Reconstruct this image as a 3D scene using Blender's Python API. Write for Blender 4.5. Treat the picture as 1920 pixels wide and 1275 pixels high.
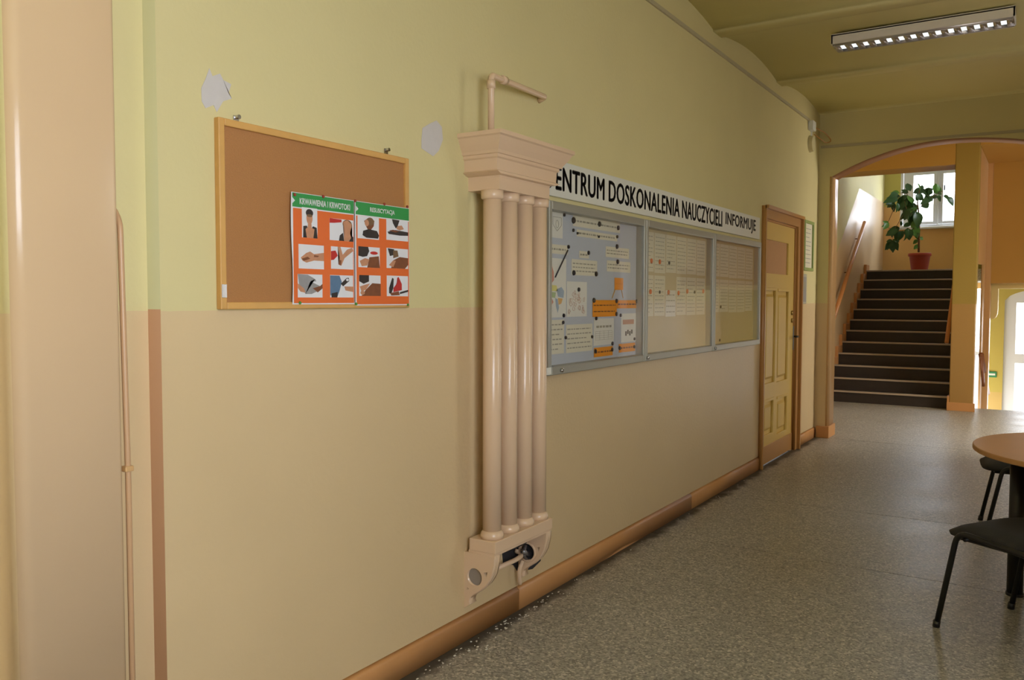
import bpy, bmesh, math, random
from mathutils import Vector, Matrix
S = bpy.context.scene
for o in list(bpy.data.objects): bpy.data.objects.remove(o)
C = S.collection
random.seed(7)
PI = math.pi

# ------------------------------------------------------------------ camera
FPX, CX, CY = 1575.3, 960.0, 637.5
CAM = Vector((2.09, 0.0, 1.47))
yaw, pitch, roll = math.radians(32.556), math.radians(-2.775), math.radians(0.109)
_f = Vector((-math.sin(yaw) * math.cos(pitch), math.cos(yaw) * math.cos(pitch), math.sin(pitch)))
_r = Vector((math.cos(yaw), math.sin(yaw), 0)); _u = _r.cross(_f)
R_ = _r * math.cos(roll) + _u * math.sin(roll)
U_ = -_r * math.sin(roll) + _u * math.cos(roll)
cd = bpy.data.cameras.new('camera'); cam = bpy.data.objects.new('camera', cd); C.objects.link(cam)
cd.sensor_width = 36; cd.lens = FPX / 1920 * 36; cd.clip_start = 0.02; cd.clip_end = 200
m = Matrix.Identity(4)
for i in range(3):
    m[i][0], m[i][1], m[i][2], m[i][3] = R_[i], U_[i], -_f[i], CAM[i]
cam.matrix_world = m
S.camera = cam

def at(ax, val, px, py):
    """measured point of the photograph on the plane axis=val, in metres"""
    d = R_ * (px - CX) - U_ * (py - CY) + _f * FPX
    t = (val - CAM[ax]) / d[ax]
    return CAM + d * t

# ------------------------------------------------------------------ world, light, exposure
S.view_settings.view_transform = 'Standard'; S.view_settings.look = 'None'
S.view_settings.gamma = 1; S.view_settings.use_curve_mapping = False
S.view_settings.exposure = 0.12
W = bpy.data.worlds.new('sky'); S.world = W; W.use_nodes = True
nt = W.node_tree; nt.nodes.clear()
tc = nt.nodes.new('ShaderNodeTexCoord'); sp = nt.nodes.new('ShaderNodeSeparateXYZ')
rp = nt.nodes.new('ShaderNodeValToRGB'); bg = nt.nodes.new('ShaderNodeBackground'); ow = nt.nodes.new('ShaderNodeOutputWorld')
mp = nt.nodes.new('ShaderNodeMapRange'); mp.inputs[1].default_value = -1; mp.inputs[2].default_value = 1
rp.color_ramp.elements[0].position = 0.47; rp.color_ramp.elements[0].color = (1.0, 0.95, 0.84, 1)
rp.color_ramp.elements[1].position = 0.53; rp.color_ramp.elements[1].color = (0.90, 0.95, 1.0, 1)
nt.links.new(tc.outputs['Generated'], sp.inputs[0]); nt.links.new(sp.outputs[2], mp.inputs[0])
nt.links.new(mp.outputs[0], rp.inputs[0]); nt.links.new(rp.outputs[0], bg.inputs[0]); nt.links.new(bg.outputs[0], ow.inputs[0])
bg.inputs[1].default_value = 5.0

RX = 3.6          # right wall plane
WINS_R = [(-1.15, 1.05, 0.95, 3.0), (4.7, 5.5, 0.95, 2.9), (9.85, 11.2, 0.95, 2.9)]     # right wall windows, mid and hall ones unseen and added for light: y0,y1,z0,z1
def portal(name, loc, rot, sx, sy, e, col=(0.90, 0.96, 1.08)):
    l = bpy.data.lights.new(name, 'AREA'); l.shape = 'RECTANGLE'; l.size = sx; l.size_y = sy
    l.energy = e; l.color = col
    o = bpy.data.objects.new(name, l); C.objects.link(o); o.location = loc; o.rotation_euler = rot
    return o
DAY = [84, 13, 72]
DCOL = [(0.86, 0.95, 1.16), (1.0, 0.95, 0.80), (1.0, 0.93, 0.78)]
TILT = [0.55, 0.6, -0.55]                       # lamps aimed up to brighten the ceiling, the hall one down to its floor
for (a, b, c, d), e, dc, tl in zip(WINS_R, DAY, DCOL, TILT):      # area lamp for daylight at each real or added opening
    portal('window_daylight', (RX + 0.14, (a + b) / 2, (c + d) / 2), (0, PI / 2 + tl, 0), d - c - .1, b - a - .1, e, dc)
portal('window_daylight', (0.25, 17.80, 3.45), (-PI / 2, 0, 0), 1.2, 1.15, 55)
l = portal('window_daylight', (3.08, 14.7, 3.65), (0, PI / 2, 0), 1.2, 1.4, 27); l.data.spread = math.radians(90)  # lamp of the added side window, brightens the left stair wall
portal('window_daylight', (2.1, 16.62, 0.2), (-PI / 2, 0, 0), 1.1, 2.4, 26)

# ------------------------------------------------------------------ materials
def srgb(r, g, b):
    f = lambda c: (c / 255 / 12.92) if c / 255 <= 0.04045 else ((c / 255 + 0.055) / 1.055) ** 2.4
    return (f(r), f(g), f(b), 1)
class NT:
    def __init__(s, name):
        s.m = bpy.data.materials.new(name); s.m.use_nodes = True; s.t = s.m.node_tree
        s.b = s.t.nodes['Principled BSDF']; s.o = s.t.nodes['Material Output']
    def n(s, k, **kw):
        x = s.t.nodes.new('ShaderNode' + k)
        for a, v in kw.items():
            if a.startswith('i_'):
                key = a[2:]; key = int(key) if key.isdigit() else key
                x.inputs[key].default_value = v
            else: setattr(x, a, v)
        return x
    def l(s, a, b): s.t.links.new(a, b)
def noise_var(N, base, amt, scale, detail=3, coord='Object'):
    tcx = N.n('TexCoord'); nz = N.n('TexNoise', i_Scale=scale, i_Detail=detail)
    N.l(tcx.outputs[coord], nz.inputs['Vector'])
    mr = N.n('MapRange'); mr.inputs[3].default_value = 1 - amt; mr.inputs[4].default_value = 1 + amt
    N.l(nz.outputs[0], mr.inputs[0])
    vm = N.n('VectorMath', operation='SCALE'); 
    if hasattr(base, 'links'): N.l(base, vm.inputs[0])
    else: vm.inputs[0].default_value = base[:3]
    N.l(mr.outputs[0], vm.inputs['Scale'])
    return vm.outputs[0], nz.outputs[0]
def mat(name, col, rough=0.5, metal=0, spec=0.5, var=0.0, vscale=6, bump=0.0, bscale=80, coat=0):
    N = NT(name); N.b.inputs['Roughness'].default_value = rough; N.b.inputs['Metallic'].default_value = metal
    N.b.inputs['Specular IOR Level'].default_value = spec; N.b.inputs['Coat Weight'].default_value = coat
    if var > 0:
        c, _ = noise_var(N, col, var, vscale); N.l(c, N.b.inputs['Base Color'])
    else: N.b.inputs['Base Color'].default_value = col
    if bump > 0:
        tcx = N.n('TexCoord'); nz = N.n('TexNoise', i_Scale=bscale, i_Detail=2.0); N.l(tcx.outputs['Object'], nz.inputs['Vector'])
        bp = N.n('Bump', i_Strength=bump, i_Distance=0.004); N.l(nz.outputs[0], bp.inputs['Height']); N.l(bp.outputs[0], N.b.inputs['Normal'])
    return N.m
UP = srgb(217, 204, 150); LOW = srgb(216, 190, 146); CEIL = srgb(240, 228, 170)
def paint(name, up=UP, low=LOW, z0=1.435, slope=None):
    """matt distemper above a dado of glossy oil paint; slope=(z_at, y_at, k, zmax) follows a stair"""
    N = NT(name); g = N.n('NewGeometry'); s = N.n('SeparateXYZ'); N.l(g.outputs['Position'], s.inputs[0])
    nz = N.n('TexNoise', i_Scale=9.0, i_Detail=2.0); N.l(g.outputs['Position'], nz.inputs['Vector'])
    w = N.n('MapRange'); w.inputs[3].default_value = -0.003; w.inputs[4].default_value = 0.003; N.l(nz.outputs[0], w.inputs[0])
    zz = N.n('Math', operation='ADD'); N.l(s.outputs[2], zz.inputs[0]); N.l(w.outputs[0], zz.inputs[1])
    if slope:
        za, ya, k, zm = slope
        a = N.n('Math', operation='MULTIPLY_ADD', i_1=k, i_2=za - k * ya); N.l(s.outputs[1], a.inputs[0])
        b = N.n('Math', operation='MINIMUM', i_1=zm); N.l(a.outputs[0], b.inputs[0])
        c = N.n('Math', operation='MAXIMUM', i_1=z0); N.l(b.outputs[0], c.inputs[0]); lim = c.outputs[0]
        gt = N.n('Math', operation='GREATER_THAN'); N.l(zz.outputs[0], gt.inputs[0]); N.l(lim, gt.inputs[1])
    else:
        gt = N.n('Math', operation='GREATER_THAN', i_1=z0); N.l(zz.outputs[0], gt.inputs[0])
    mx = N.n('Mix', data_type='RGBA'); N.l(gt.outputs[0], mx.inputs[0]); mx.inputs[6].default_value = low; mx.inputs[7].default_value = up
    big = N.n('TexNoise', i_Scale=2.2, i_Detail=4.0); N.l(g.outputs['Position'], big.inputs['Vector'])
    mr = N.n('MapRange'); mr.inputs[3].default_value = 0.95; mr.inputs[4].default_value = 1.05; N.l(big.outputs[0], mr.inputs[0])
    vm = N.n('VectorMath', operation='SCALE'); N.l(mx.outputs[2], vm.inputs[0]); N.l(mr.outputs[0], vm.inputs['Scale'])
    N.l(vm.outputs[0], N.b.inputs['Base Color'])
    r = N.n('MapRange'); r.inputs[3].default_value = 0.38; r.inputs[4].default_value = 0.75; N.l(gt.outputs[0], r.inputs[0]); N.l(r.outputs[0], N.b.inputs['Roughness'])
    fine = N.n('TexNoise', i_Scale=55.0, i_Detail=3.0); N.l(g.outputs['Position'], fine.inputs['Vector'])
    bp = N.n('Bump', i_Strength=0.25, i_Distance=0.004); N.l(fine.outputs[0], bp.inputs['Height']); N.l(bp.outputs[0], N.b.inputs['Normal'])
    return N.m
M = {}
M['wall'] = paint('wall_paint')
M['stairwall'] = paint('stair_wall_paint', up=srgb(214, 204, 146), low=srgb(222, 194, 152), slope=(2.136, 13.44, 0.69, 3.35))
M['landwall'] = paint('landing_wall_paint', up=srgb(200, 190, 105), low=srgb(224, 180, 112), z0=3.27)
M['hallwall'] = paint('hall_wall_paint', up=srgb(206, 170, 80), low=srgb(206, 168, 108))
M['pierpaint'] = paint('pier_paint', up=srgb(160, 134, 60), low=srgb(172, 134, 76), z0=1.42)  # upper band darkened, putting the shade near the pier top into colour
M['orange'] = mat('ochre_paint', srgb(190, 146, 66), 0.6, var=.04, vscale=3)  # the hall's low light and interreflection put into this ochre colour
M['entry'] = paint('entry_paint', up=srgb(188, 170, 84), low=srgb(196, 166, 96), z0=-0.1)
M['beige'] = mat('beige_oil_paint', srgb(212, 182, 144), 0.2, var=.03, vscale=3, bump=.12, bscale=25)
M['jamb'] = mat('jamb_paint', srgb(206, 164, 112), 0.28, var=.03, bump=.1, bscale=20)
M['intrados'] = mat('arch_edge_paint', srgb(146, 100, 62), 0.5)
M['palegreen'] = None
M['ceiling'] = mat('ceiling_paint', CEIL, 0.8, var=.04, vscale=1.5, bump=.15, bscale=40)
M['ceilend'] = M['ceiling']
M['base'] = mat('baseboard_paint', srgb(204, 148, 92), 0.42, var=.02, vscale=8)
M['cream'] = mat('radiator_cream', srgb(228, 197, 164), 0.22, var=.02, vscale=4)
M['patch'] = mat('plaster_patch', srgb(206, 200, 196), 0.8, var=.05, vscale=30)
M['pine'] = mat('pine_frame', srgb(214, 164, 92), 0.45, var=.12, vscale=14)
M['cork'] = mat('cork', srgb(174, 122, 72), 0.9, var=.14, vscale=260, bump=.3, bscale=300)
M['alu'] = mat('aluminium', srgb(176, 176, 166), 0.42, metal=.55)
M['felt'] = mat('felt_grey', srgb(190, 196, 204), 0.9, var=.02)
M['tanfelt'] = mat('tan_backing', srgb(206, 190, 152), 0.8, var=.03)  # tan cast of the glass reflection put into the backing colour
M['white'] = mat('white_plastic', srgb(228, 230, 228), 0.4)
M['pvc'] = mat('white_window_frame', srgb(226, 230, 236), 0.35)
M['sign'] = mat('sign_white', srgb(224, 224, 214), 0.35)
M['ink'] = mat('black_ink', srgb(30, 30, 34), 0.5)
M['text'] = mat('grey_print', srgb(158, 154, 138), 0.7)
M['paper'] = mat('paper', srgb(226, 220, 196), 0.7, var=.02)
M['paperw'] = mat('paper_white', srgb(228, 226, 214), 0.6, var=.02)
M['orangecard'] = mat('orange_card', srgb(242, 152, 20), 0.6)
M['pin'] = mat('black_pin', srgb(24, 26, 44), 0.3)
M['pinorange'] = mat('orange_pin', srgb(226, 112, 56), 0.4)
M['pinred'] = mat('red_pin', srgb(150, 52, 36), 0.4)
M['pingreen'] = mat('green_pin', srgb(70, 140, 50), 0.4)
M['pgreen'] = mat('poster_green', srgb(36, 146, 66), 0.4)
M['porange'] = mat('poster_orange', srgb(226, 104, 26), 0.4, var=.04, vscale=9)
M['pwhite'] = mat('print_white', srgb(226, 226, 230), 0.5)
M['skin'] = mat('print_skin', srgb(196, 140, 106), 0.6, var=.18, vscale=70)
M['skin2'] = mat('print_skin_dark', srgb(126, 74, 44), 0.6, var=.2, vscale=70)
M['pdark'] = mat('print_dark', srgb(52, 44, 42), 0.6, var=.2, vscale=70)
M['pred'] = mat('print_red', srgb(190, 44, 40), 0.6)
M['pblue'] = mat('print_blue', srgb(92, 122, 152), 0.6, var=.2, vscale=50)
M['pgrey'] = mat('print_grey', srgb(150, 148, 148), 0.6, var=.12, vscale=60)
M['phair'] = mat('print_brown', srgb(120, 92, 64), 0.6, var=.2, vscale=70)
for k, c in dict(mapred=(216, 150, 130), mapyel=(222, 214, 130), mapgrn=(170, 190, 140), mapblu=(160, 176, 190), mapora=(228, 180, 110)).items():
    M[k] = mat('map_' + {'red': 'red', 'yel': 'yellow', 'grn': 'green', 'blu': 'blue', 'ora': 'orange'}[k[3:]], srgb(*c), 0.7)
M['chrome'] = mat('chrome', srgb(200, 200, 205), 0.15, metal=1)
M['steel'] = mat('dull_steel', srgb(150, 150, 155), 0.35, metal=.9)
M['dark'] = mat('dark_void', srgb(40, 38, 42), 0.9, var=.3, vscale=60)
M['greyplastic'] = mat('grey_disc', srgb(150, 140, 130), 0.6)
M['doorpaint'] = mat('door_cream', srgb(224, 188, 98), 0.4, var=.03, vscale=3, bump=.06, bscale=12)
M['doorpane'] = mat('pane_cardboard', srgb(196, 142, 84), 0.6, var=.05, vscale=20)
M['casing'] = mat('casing_brown', srgb(190, 138, 78), 0.35, var=.05, vscale=6)
M['brass'] = mat('brass', srgb(170, 140, 80), 0.3, metal=.8)
M['cable'] = mat('grey_trunking', srgb(184, 172, 140), 0.5)
M['riser'] = mat('dark_stair', srgb(52, 44, 40), 0.5, var=.15, vscale=20)
M['nosing'] = mat('nosing_strip', srgb(176, 160, 142), 0.35, var=.08, vscale=10)
M['rail'] = mat('wooden_rail', srgb(206, 142, 84), 0.3, var=.06, vscale=14)
M['pot'] = mat('terracotta_plastic', srgb(176, 72, 50), 0.5, var=.04)
M['soil'] = mat('soil', srgb(60, 42, 30), 0.95, var=.3, vscale=60)
M['leaf'] = mat('leaf_green', srgb(58, 92, 46), 0.35, var=.25, vscale=9)
M['leaf2'] = mat('leaf_light_green', srgb(92, 140, 60), 0.35, var=.2, vscale=9)
M['stem'] = mat('stem_brown', srgb(120, 84, 52), 0.7)
M['tabletop'] = mat('beech_laminate', srgb(196, 144, 88), 0.4, var=.10, vscale=3)
M['blackmetal'] = mat('black_metal', srgb(20, 20, 22), 0.35)
M['blackfabric'] = mat('black_fabric', srgb(44, 43, 44), 0.8, var=.15, vscale=120, bump=.3, bscale=400)
M['blackplastic'] = mat('black_plastic', srgb(36, 35, 36), 0.4)
M['signgreen'] = mat('sign_green', srgb(50, 130, 80), 0.5)
M['framegreen'] = mat('frame_green', srgb(150, 168, 96), 0.45)
M['lum'] = mat('luminaire_white', srgb(238, 230, 222), 0.45)
M['mirror'] = mat('louvre_mirror', srgb(205, 200, 205), 0.35, metal=.8)
M['tube'] = mat('lamp_tube', srgb(240, 240, 240), 0.3)
M['tube'].node_tree.nodes['Principled BSDF'].inputs['Emission Color'].default_value = (.9, 1, .97, 1)
M['tube'].node_tree.nodes['Principled BSDF'].inputs['Emission Strength'].default_value = 1.1  # faint glow added so the tube shows as glints between blades
M['asphalt'] = mat('outside_ground', srgb(150, 145, 135), 0.9)
M['woodbrown'] = mat('brown_wood', srgb(140, 84, 48), 0.4)
def upmat():
    N = NT('return_paint'); g = N.n('NewGeometry'); s = N.n('SeparateXYZ'); N.l(g.outputs['Position'], s.inputs[0])
    gt = N.n('Math', operation='GREATER_THAN', i_1=1.44); N.l(s.outputs[2], gt.inputs[0])
    mx = N.n('Mix', data_type='RGBA'); N.l(gt.outputs[0], mx.inputs[0]); mx.inputs[6].default_value = srgb(204, 154, 110); mx.inputs[7].default_value = srgb(210, 204, 150)
    N.l(mx.outputs[2], N.b.inputs['Base Color']); N.b.inputs['Roughness'].default_value = .5
    return N.m
M['return'] = upmat()
def floormat():
    N = NT('terrazzo'); g = N.n('NewGeometry')
    v = N.n('TexVoronoi', i_Scale=115.0); N.l(g.outputs['Position'], v.inputs['Vector'])
    sx = N.n('SeparateColor'); N.l(v.outputs['Color'], sx.inputs[0])
    r = N.n('ValToRGB'); e = r.color_ramp.elements; e[0].position = 0; e[0].color = srgb(120, 116, 108); e[1].position = 1; e[1].color = srgb(214, 208, 194)
    x = e.new(.45); x.color = srgb(160, 156, 145); x = e.new(.8); x.color = srgb(176, 171, 160)
    N.l(sx.outputs[0], r.inputs[0])
    big = N.n('TexNoise', i_Scale=1.6, i_Detail=5.0); N.l(g.outputs['Position'], big.inputs['Vector'])
    mr = N.n('MapRange'); mr.inputs[3].default_value = .78; mr.inputs[4].default_value = 1.18; N.l(big.outputs[0], mr.inputs[0])
    vm = N.n('VectorMath', operation='SCALE'); N.l(r.outputs[0], vm.inputs[0]); N.l(mr.outputs[0], vm.inputs['Scale'])
    # matt grime swept against the skirting of the left wall
    sp_ = N.n('SeparateXYZ'); N.l(g.outputs['Position'], sp_.inputs[0])
    gn = N.n('TexNoise', i_Scale=7.0, i_Detail=4.0); N.l(g.outputs['Position'], gn.inputs['Vector'])
    gm = N.n('Math', operation='MULTIPLY_ADD', i_1=0.16, i_2=-0.02); N.l(gn.outputs[0], gm.inputs[0])
    gs = N.n('Math', operation='SUBTRACT'); N.l(sp_.outputs[0], gs.inputs[0]); N.l(gm.outputs[0], gs.inputs[1])
    gr = N.n('MapRange', interpolation_type='SMOOTHSTEP'); gr.inputs[1].default_value = -0.02; gr.inputs[2].default_value = 0.05; gr.inputs[3].default_value = 1; gr.inputs[4].default_value = 0; N.l(gs.outputs[0], gr.inputs[0])
    ly_ = N.n('Math', operation='LESS_THAN', i_1=9.25); N.l(sp_.outputs[1], ly_.inputs[0])
    gr2 = N.n('Math', operation='MULTIPLY'); N.l(gr.outputs[0], gr2.inputs[0]); N.l(ly_.outputs[0], gr2.inputs[1]); gr = gr2
    gx = N.n('Mix', data_type='RGBA'); N.l(gr.outputs[0], gx.inputs[0]); N.l(vm.outputs[0], gx.inputs[6]); gx.inputs[7].default_value = srgb(86, 80, 72)
    N.l(gx.outputs[2], N.b.inputs['Base Color'])
    sm = N.n('MapRange'); sm.inputs[3].default_value = 0.5; sm.inputs[4].default_value = 0.05; N.l(gr.outputs[0], sm.inputs[0]); N.l(sm.outputs[0], N.b.inputs['Specular IOR Level'])
    rr = N.n('MapRange'); rr.inputs[3].default_value = .27; rr.inputs[4].default_value = .50; N.l(big.outputs[0], rr.inputs[0]); N.l(rr.outputs[0], N.b.inputs['Roughness'])
    f = N.n('TexNoise', i_Scale=30.0, i_Detail=4.0); N.l(g.outputs['Position'], f.inputs['Vector'])
    bp = N.n('Bump', i_Strength=.2, i_Distance=.003); N.l(f.outputs[0], bp.inputs['Height']); N.l(bp.outputs[0], N.b.inputs['Normal'])
    return N.m
M['floor'] = floormat()
def glass(name, rough=.02, f0=.04, bump=0, tint=(1, 1, 1, 1)):
    """thin pane: transparent with a Schlick reflection that is the same from both faces"""
    N = NT(name); N.t.nodes.remove(N.b)
    t = N.n('BsdfTransparent'); t.inputs[0].default_value = tint
    gl = N.n('BsdfGlossy', i_Roughness=rough); mx = N.n('MixShader')
    g = N.n('NewGeometry'); dt = N.n('VectorMath', operation='DOT_PRODUCT'); N.l(g.outputs['Normal'], dt.inputs[0]); N.l(g.outputs['Incoming'], dt.inputs[1])
    ab = N.n('Math', operation='ABSOLUTE'); N.l(dt.outputs['Value'], ab.inputs[0])
    om = N.n('Math', operation='SUBTRACT', i_0=1.0); N.l(ab.outputs[0], om.inputs[1])
    pw = N.n('Math', operation='POWER', i_1=5.0); N.l(om.outputs[0], pw.inputs[0])
    ma = N.n('Math', operation='MULTIPLY_ADD', i_1=1 - f0, i_2=f0); N.l(pw.outputs[0], ma.inputs[0])
    N.l(ma.outputs[0], mx.inputs[0]); N.l(t.outputs[0], mx.inputs[1]); N.l(gl.outputs[0], mx.inputs[2]); N.l(mx.outputs[0], N.o.inputs[0])
    if bump:
        nz = N.n('TexNoise', i_Scale=5.0, i_Detail=1.0); N.l(g.outputs['Position'], nz.inputs['Vector'])
        bp = N.n('Bump', i_Strength=bump, i_Distance=.01); N.l(nz.outputs[0], bp.inputs['Height']); N.l(bp.outputs[0], gl.inputs['Normal'])
    return N.m
M['glass'] = glass('clear_glass')
M['caseglass'] = glass('case_glass', .04, .05, bump=.06)

# ------------------------------------------------------------------ mesh helpers
def obj(name, bm, material, parent=None, smooth=False, normals=True):
    me = bpy.data.meshes.new(name)
    if normals: bmesh.ops.recalc_face_normals(bm, faces=bm.faces)
    bm.to_mesh(me); bm.free()
    for mm in (material if isinstance(material, (list, tuple)) else [material]): me.materials.append(mm)
    if smooth:
        for p in me.polygons: p.use_smooth = True
    o = bpy.data.objects.new(name, me); C.objects.link(o)
    if parent: o.parent = parent
    return o
def B(): return bmesh.new()
def box(bm, x0, x1, y0, y1, z0, z1, bev=0, mi=0, M4=None, seg=2):
    r = bmesh.ops.create_cube(bm, size=1); vs = r['verts']
    for v in vs:
        v.co = Vector(((x0 + x1) / 2 + v.co.x * (x1 - x0), (y0 + y1) / 2 + v.co.y * (y1 - y0), (z0 + z1) / 2 + v.co.z * (z1 - z0)))
    fs = list({f for v in vs for f in v.link_faces})
    for f in fs: f.material_index = mi
    if bev:
        es = list({e for v in vs for e in v.link_edges})
        rr = bmesh.ops.bevel(bm, geom=es, offset=bev, segments=seg, affect='EDGES', profile=.5)
        vs = list({v for v in rr['verts']} | {v for v in vs if v.is_valid})
    if M4 is not None: bmesh.ops.transform(bm, matrix=M4, verts=[v for v in vs if v.is_valid])
    return bm
def cyl(bm, p0, p1, r0, r1=None, seg=20, caps=True):
    p0 = Vector(p0); p1 = Vector(p1); r1 = r0 if r1 is None else r1; d = p1 - p0
    q = d.to_track_quat('Z', 'Y').to_matrix().to_4x4(); q.translation = (p0 + p1) / 2
    bmesh.ops.create_cone(bm, cap_ends=caps, segments=seg, radius1=r0, radius2=r1, depth=d.length, matrix=q)
    return bm
def tube(bm, pts, r, seg=12, closed=False):
    pts = [Vector(p) for p in pts]; n = len(pts); rs = r if isinstance(r, (list, tuple)) else [r] * n
    up = None; rings = []
    for i, p in enumerate(pts):
        a = pts[i - 1] if i > 0 else (pts[-1] if closed else p); b = pts[i + 1] if i < n - 1 else (pts[0] if closed else p)
        t = (b - a).normalized()
        if up is None:
            up = t.orthogonal().normalized()
        up = (up - t * up.dot(t)).normalized(); w = t.cross(up)
        rings.append([bm.verts.new(p + (up * math.cos(2 * PI * k / seg) + w * math.sin(2 * PI * k / seg)) * rs[i]) for k in range(seg)])
    for i in range(n - 1 + (1 if closed else 0)):
        A, Bq = rings[i], rings[(i + 1) % n]
        for k in range(seg): bm.faces.new((A[k], A[(k + 1) % seg], Bq[(k + 1) % seg], Bq[k]))
    if not closed:
        bm.faces.new(rings[0][::-1]); bm.faces.new(rings[-1])
    return bm
def arcpts(pts, rad=.03, n=5):
    """round the corners of a polyline"""
    P = [Vector(p) for p in pts]; out = [P[0]]
    for i in range(1, len(P) - 1):
        a = (P[i - 1] - P[i]); b = (P[i + 1] - P[i]); r = min(rad, a.length * .45, b.length * .45)
        s = P[i] + a.normalized() * r; e = P[i] + b.normalized() * r
        for k in range(n + 1):
            t = k / n; out.append(s * (1 - t) ** 2 + P[i] * 2 * t * (1 - t) + e * t * t)
    out.append(P[-1]); return out
def lathe(bm, prof, cx, cy, seg=28, axis='z'):
    rings = []
    for r, z in prof:
        rings.append([bm.verts.new((cx + r * math.cos(2 * PI * k / seg), cy + r * math.sin(2 * PI * k / seg), z)) for k in range(seg)])
    for i in range(len(rings) - 1):
        for k in range(seg): bm.faces.new((rings[i][k], rings[i][(k + 1) % seg], rings[i + 1][(k + 1) % seg], rings[i + 1][k]))
    bm.faces.new(rings[0][::-1]); bm.faces.new(rings[-1]); return bm
def prism(bm, loops, ax, a, b, mi=0):
    """closed 2-D loops (first outer, rest holes) extruded along axis ax from a to b; loop coords are the two other axes in order"""
    cu = bpy.data.curves.new('t', 'CURVE'); cu.dimensions = '2D'; cu.fill_mode = 'NONE'
    cu.fill_mode = 'BOTH'; cu.extrude = abs(b - a) / 2
    for lp in loops:
        s = cu.splines.new('POLY'); s.points.add(len(lp) - 1); s.use_cyclic_u = True
        for i, (u, v) in enumerate(lp): s.points[i].co = (u, v, 0, 1)
    t = bpy.data.objects.new('t', cu); C.objects.link(t)
    dg = bpy.context.evaluated_depsgraph_get(); me = bpy.data.meshes.new_from_object(t.evaluated_get(dg))
    mid = (a + b) / 2
    for v in me.vertices:
        u, w, d = v.co
        v.co = {0: (mid + d, u, w), 1: (u, mid + d, w), 2: (u, w, mid + d)}[ax]
    n0 = len(bm.faces); bm.from_mesh(me); bmesh.ops.remove_doubles(bm, verts=bm.verts, dist=1e-6)
    bm.faces.ensure_lookup_table()
    for f in bm.faces[n0:]: f.material_index = mi
    bpy.data.objects.remove(t); bpy.data.curves.remove(cu); bpy.data.meshes.remove(me)
    return bm
def poly(bm, pts, mi=0, th=0):
    vs = [bm.verts.new(p) for p in pts]; f = bm.faces.new(vs); f.material_index = mi; return f
def text_mesh(s, y0, y1, z0, z1, x, depth=.0006, off=0.0, spacing=1.0):
    """flat lettering on a plane x=const, reading along +y, fitted to a rectangle"""
    cu = bpy.data.curves.new('t', 'FONT'); cu.body = s; cu.extrude = 0; cu.offset = off; cu.resolution_u = 3; cu.space_character = spacing
    t = bpy.data.objects.new('t', cu); C.objects.link(t)
    dg = bpy.context.evaluated_depsgraph_get(); me = bpy.data.meshes.new_from_object(t.evaluated_get(dg))
    xs = [v.co.x for v in me.vertices]; ys = [v.co.y for v in me.vertices]
    a, b, c, d = min(xs), max(xs), min(ys), max(ys)
    for v in me.vertices:
        v.co = (x, y0 + (v.co.x - a) / (b - a) * (y1 - y0), z0 + (v.co.y - c) / (d - c) * (z1 - z0))
    bm = B(); bm.from_mesh(me)
    bpy.data.objects.remove(t); bpy.data.curves.remove(cu); bpy.data.meshes.remove(me)
    r = bmesh.ops.extrude_face_region(bm, geom=bm.faces[:]);
    bmesh.ops.translate(bm, vec=(depth, 0, 0), verts=[v for v in r['geom'] if isinstance(v, bmesh.types.BMVert)])
    return bm
def tag(o, label, cat, group=None, kind=None):
    o['label'] = label; o['category'] = cat
    if group: o['group'] = group
    if kind: o['kind'] = kind
    return o
def struct(o): o['kind'] = 'structure'; return o
def empty(name, loc, label, cat, group=None, rz=0):
    o = bpy.data.objects.new(name, None); C.objects.link(o); o.location = loc; o.rotation_euler = (0, 0, rz); o.empty_display_size = .1
    return tag(o, label, cat, group)
def part(name, bm, material, parent, smooth=False, local=False):
    """mesh in world coordinates attached to an unrotated empty"""
    if not local: bmesh.ops.translate(bm, vec=-world_loc(parent), verts=bm.verts)
    return obj(name, bm, material, parent, smooth)
def world_loc(o):
    v = Vector(o.location); p = o.parent
    while p: v = v + Vector(p.location); p = p.parent
    return v
def copy_tree(o, parent=None):
    c = o.copy(); C.objects.link(c); c.parent = parent
    for ch in [k for k in bpy.data.objects if k.parent == o]: copy_tree(ch, c)
    return c

# ------------------------------------------------------------------ structure
ARCH0, ARCH1 = 9.30, 9.60
AXL, AXR = 0.135, 2.48
def arch_curve(n=40, dz=0):
    P = []; c = 1.22
    zc = 3.045; rise = 0.245
    for i in range(n + 1):
        x = AXL + (AXR - AXL) * i / n
        k = 0.245 if x < c else 0.172
        P.append((x, zc - k * (x - c) ** 2 * (1 - .02 * abs(x - c)) - (0.00) + dz))
    return P
# floor: slabs of terrazzo with open joints
bm = B(); box(bm, -0.70, RX + .1, -3.2, 13.05, -0.30, -0.012); fl = obj('floor', bm, M['base']); fl.data.materials[0] = mat('joint_dark', srgb(58, 52, 44), .9); struct(fl)
js = [(-3.2, -3.2), (4.895, 4.80), (6.145, 6.185), (9.30, 9.30), (13.0, 13.0)]
for i in range(len(js) - 1):
    g = .004; bm = B(); (a, b), (c, d) = js[i], js[i + 1]
    x0, x1 = (0.0, RX) if i < 3 else (-0.66, RX)
    P = [(x0, a + g), (x1, b + g), (x1, d - g), (x0, c - g)]
    if i == 3: P = [(x0, a + g), (x1, b + g), (x1, 13.0), (1.0, 12.98), (1.0, 12.74), (x0, 12.74)]
    lo = [bm.verts.new((p[0], p[1], -0.012)) for p in P]; hi = [bm.verts.new((p[0], p[1], 0)) for p in P]
    bm.faces.new(hi); bm.faces.new(lo[::-1])
    for k in range(len(P)): bm.faces.new((lo[k], lo[(k + 1) % len(P)], hi[(k + 1) % len(P)], hi[k]))
    obj('floor_slab', bm, M['floor'], fl)
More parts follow.
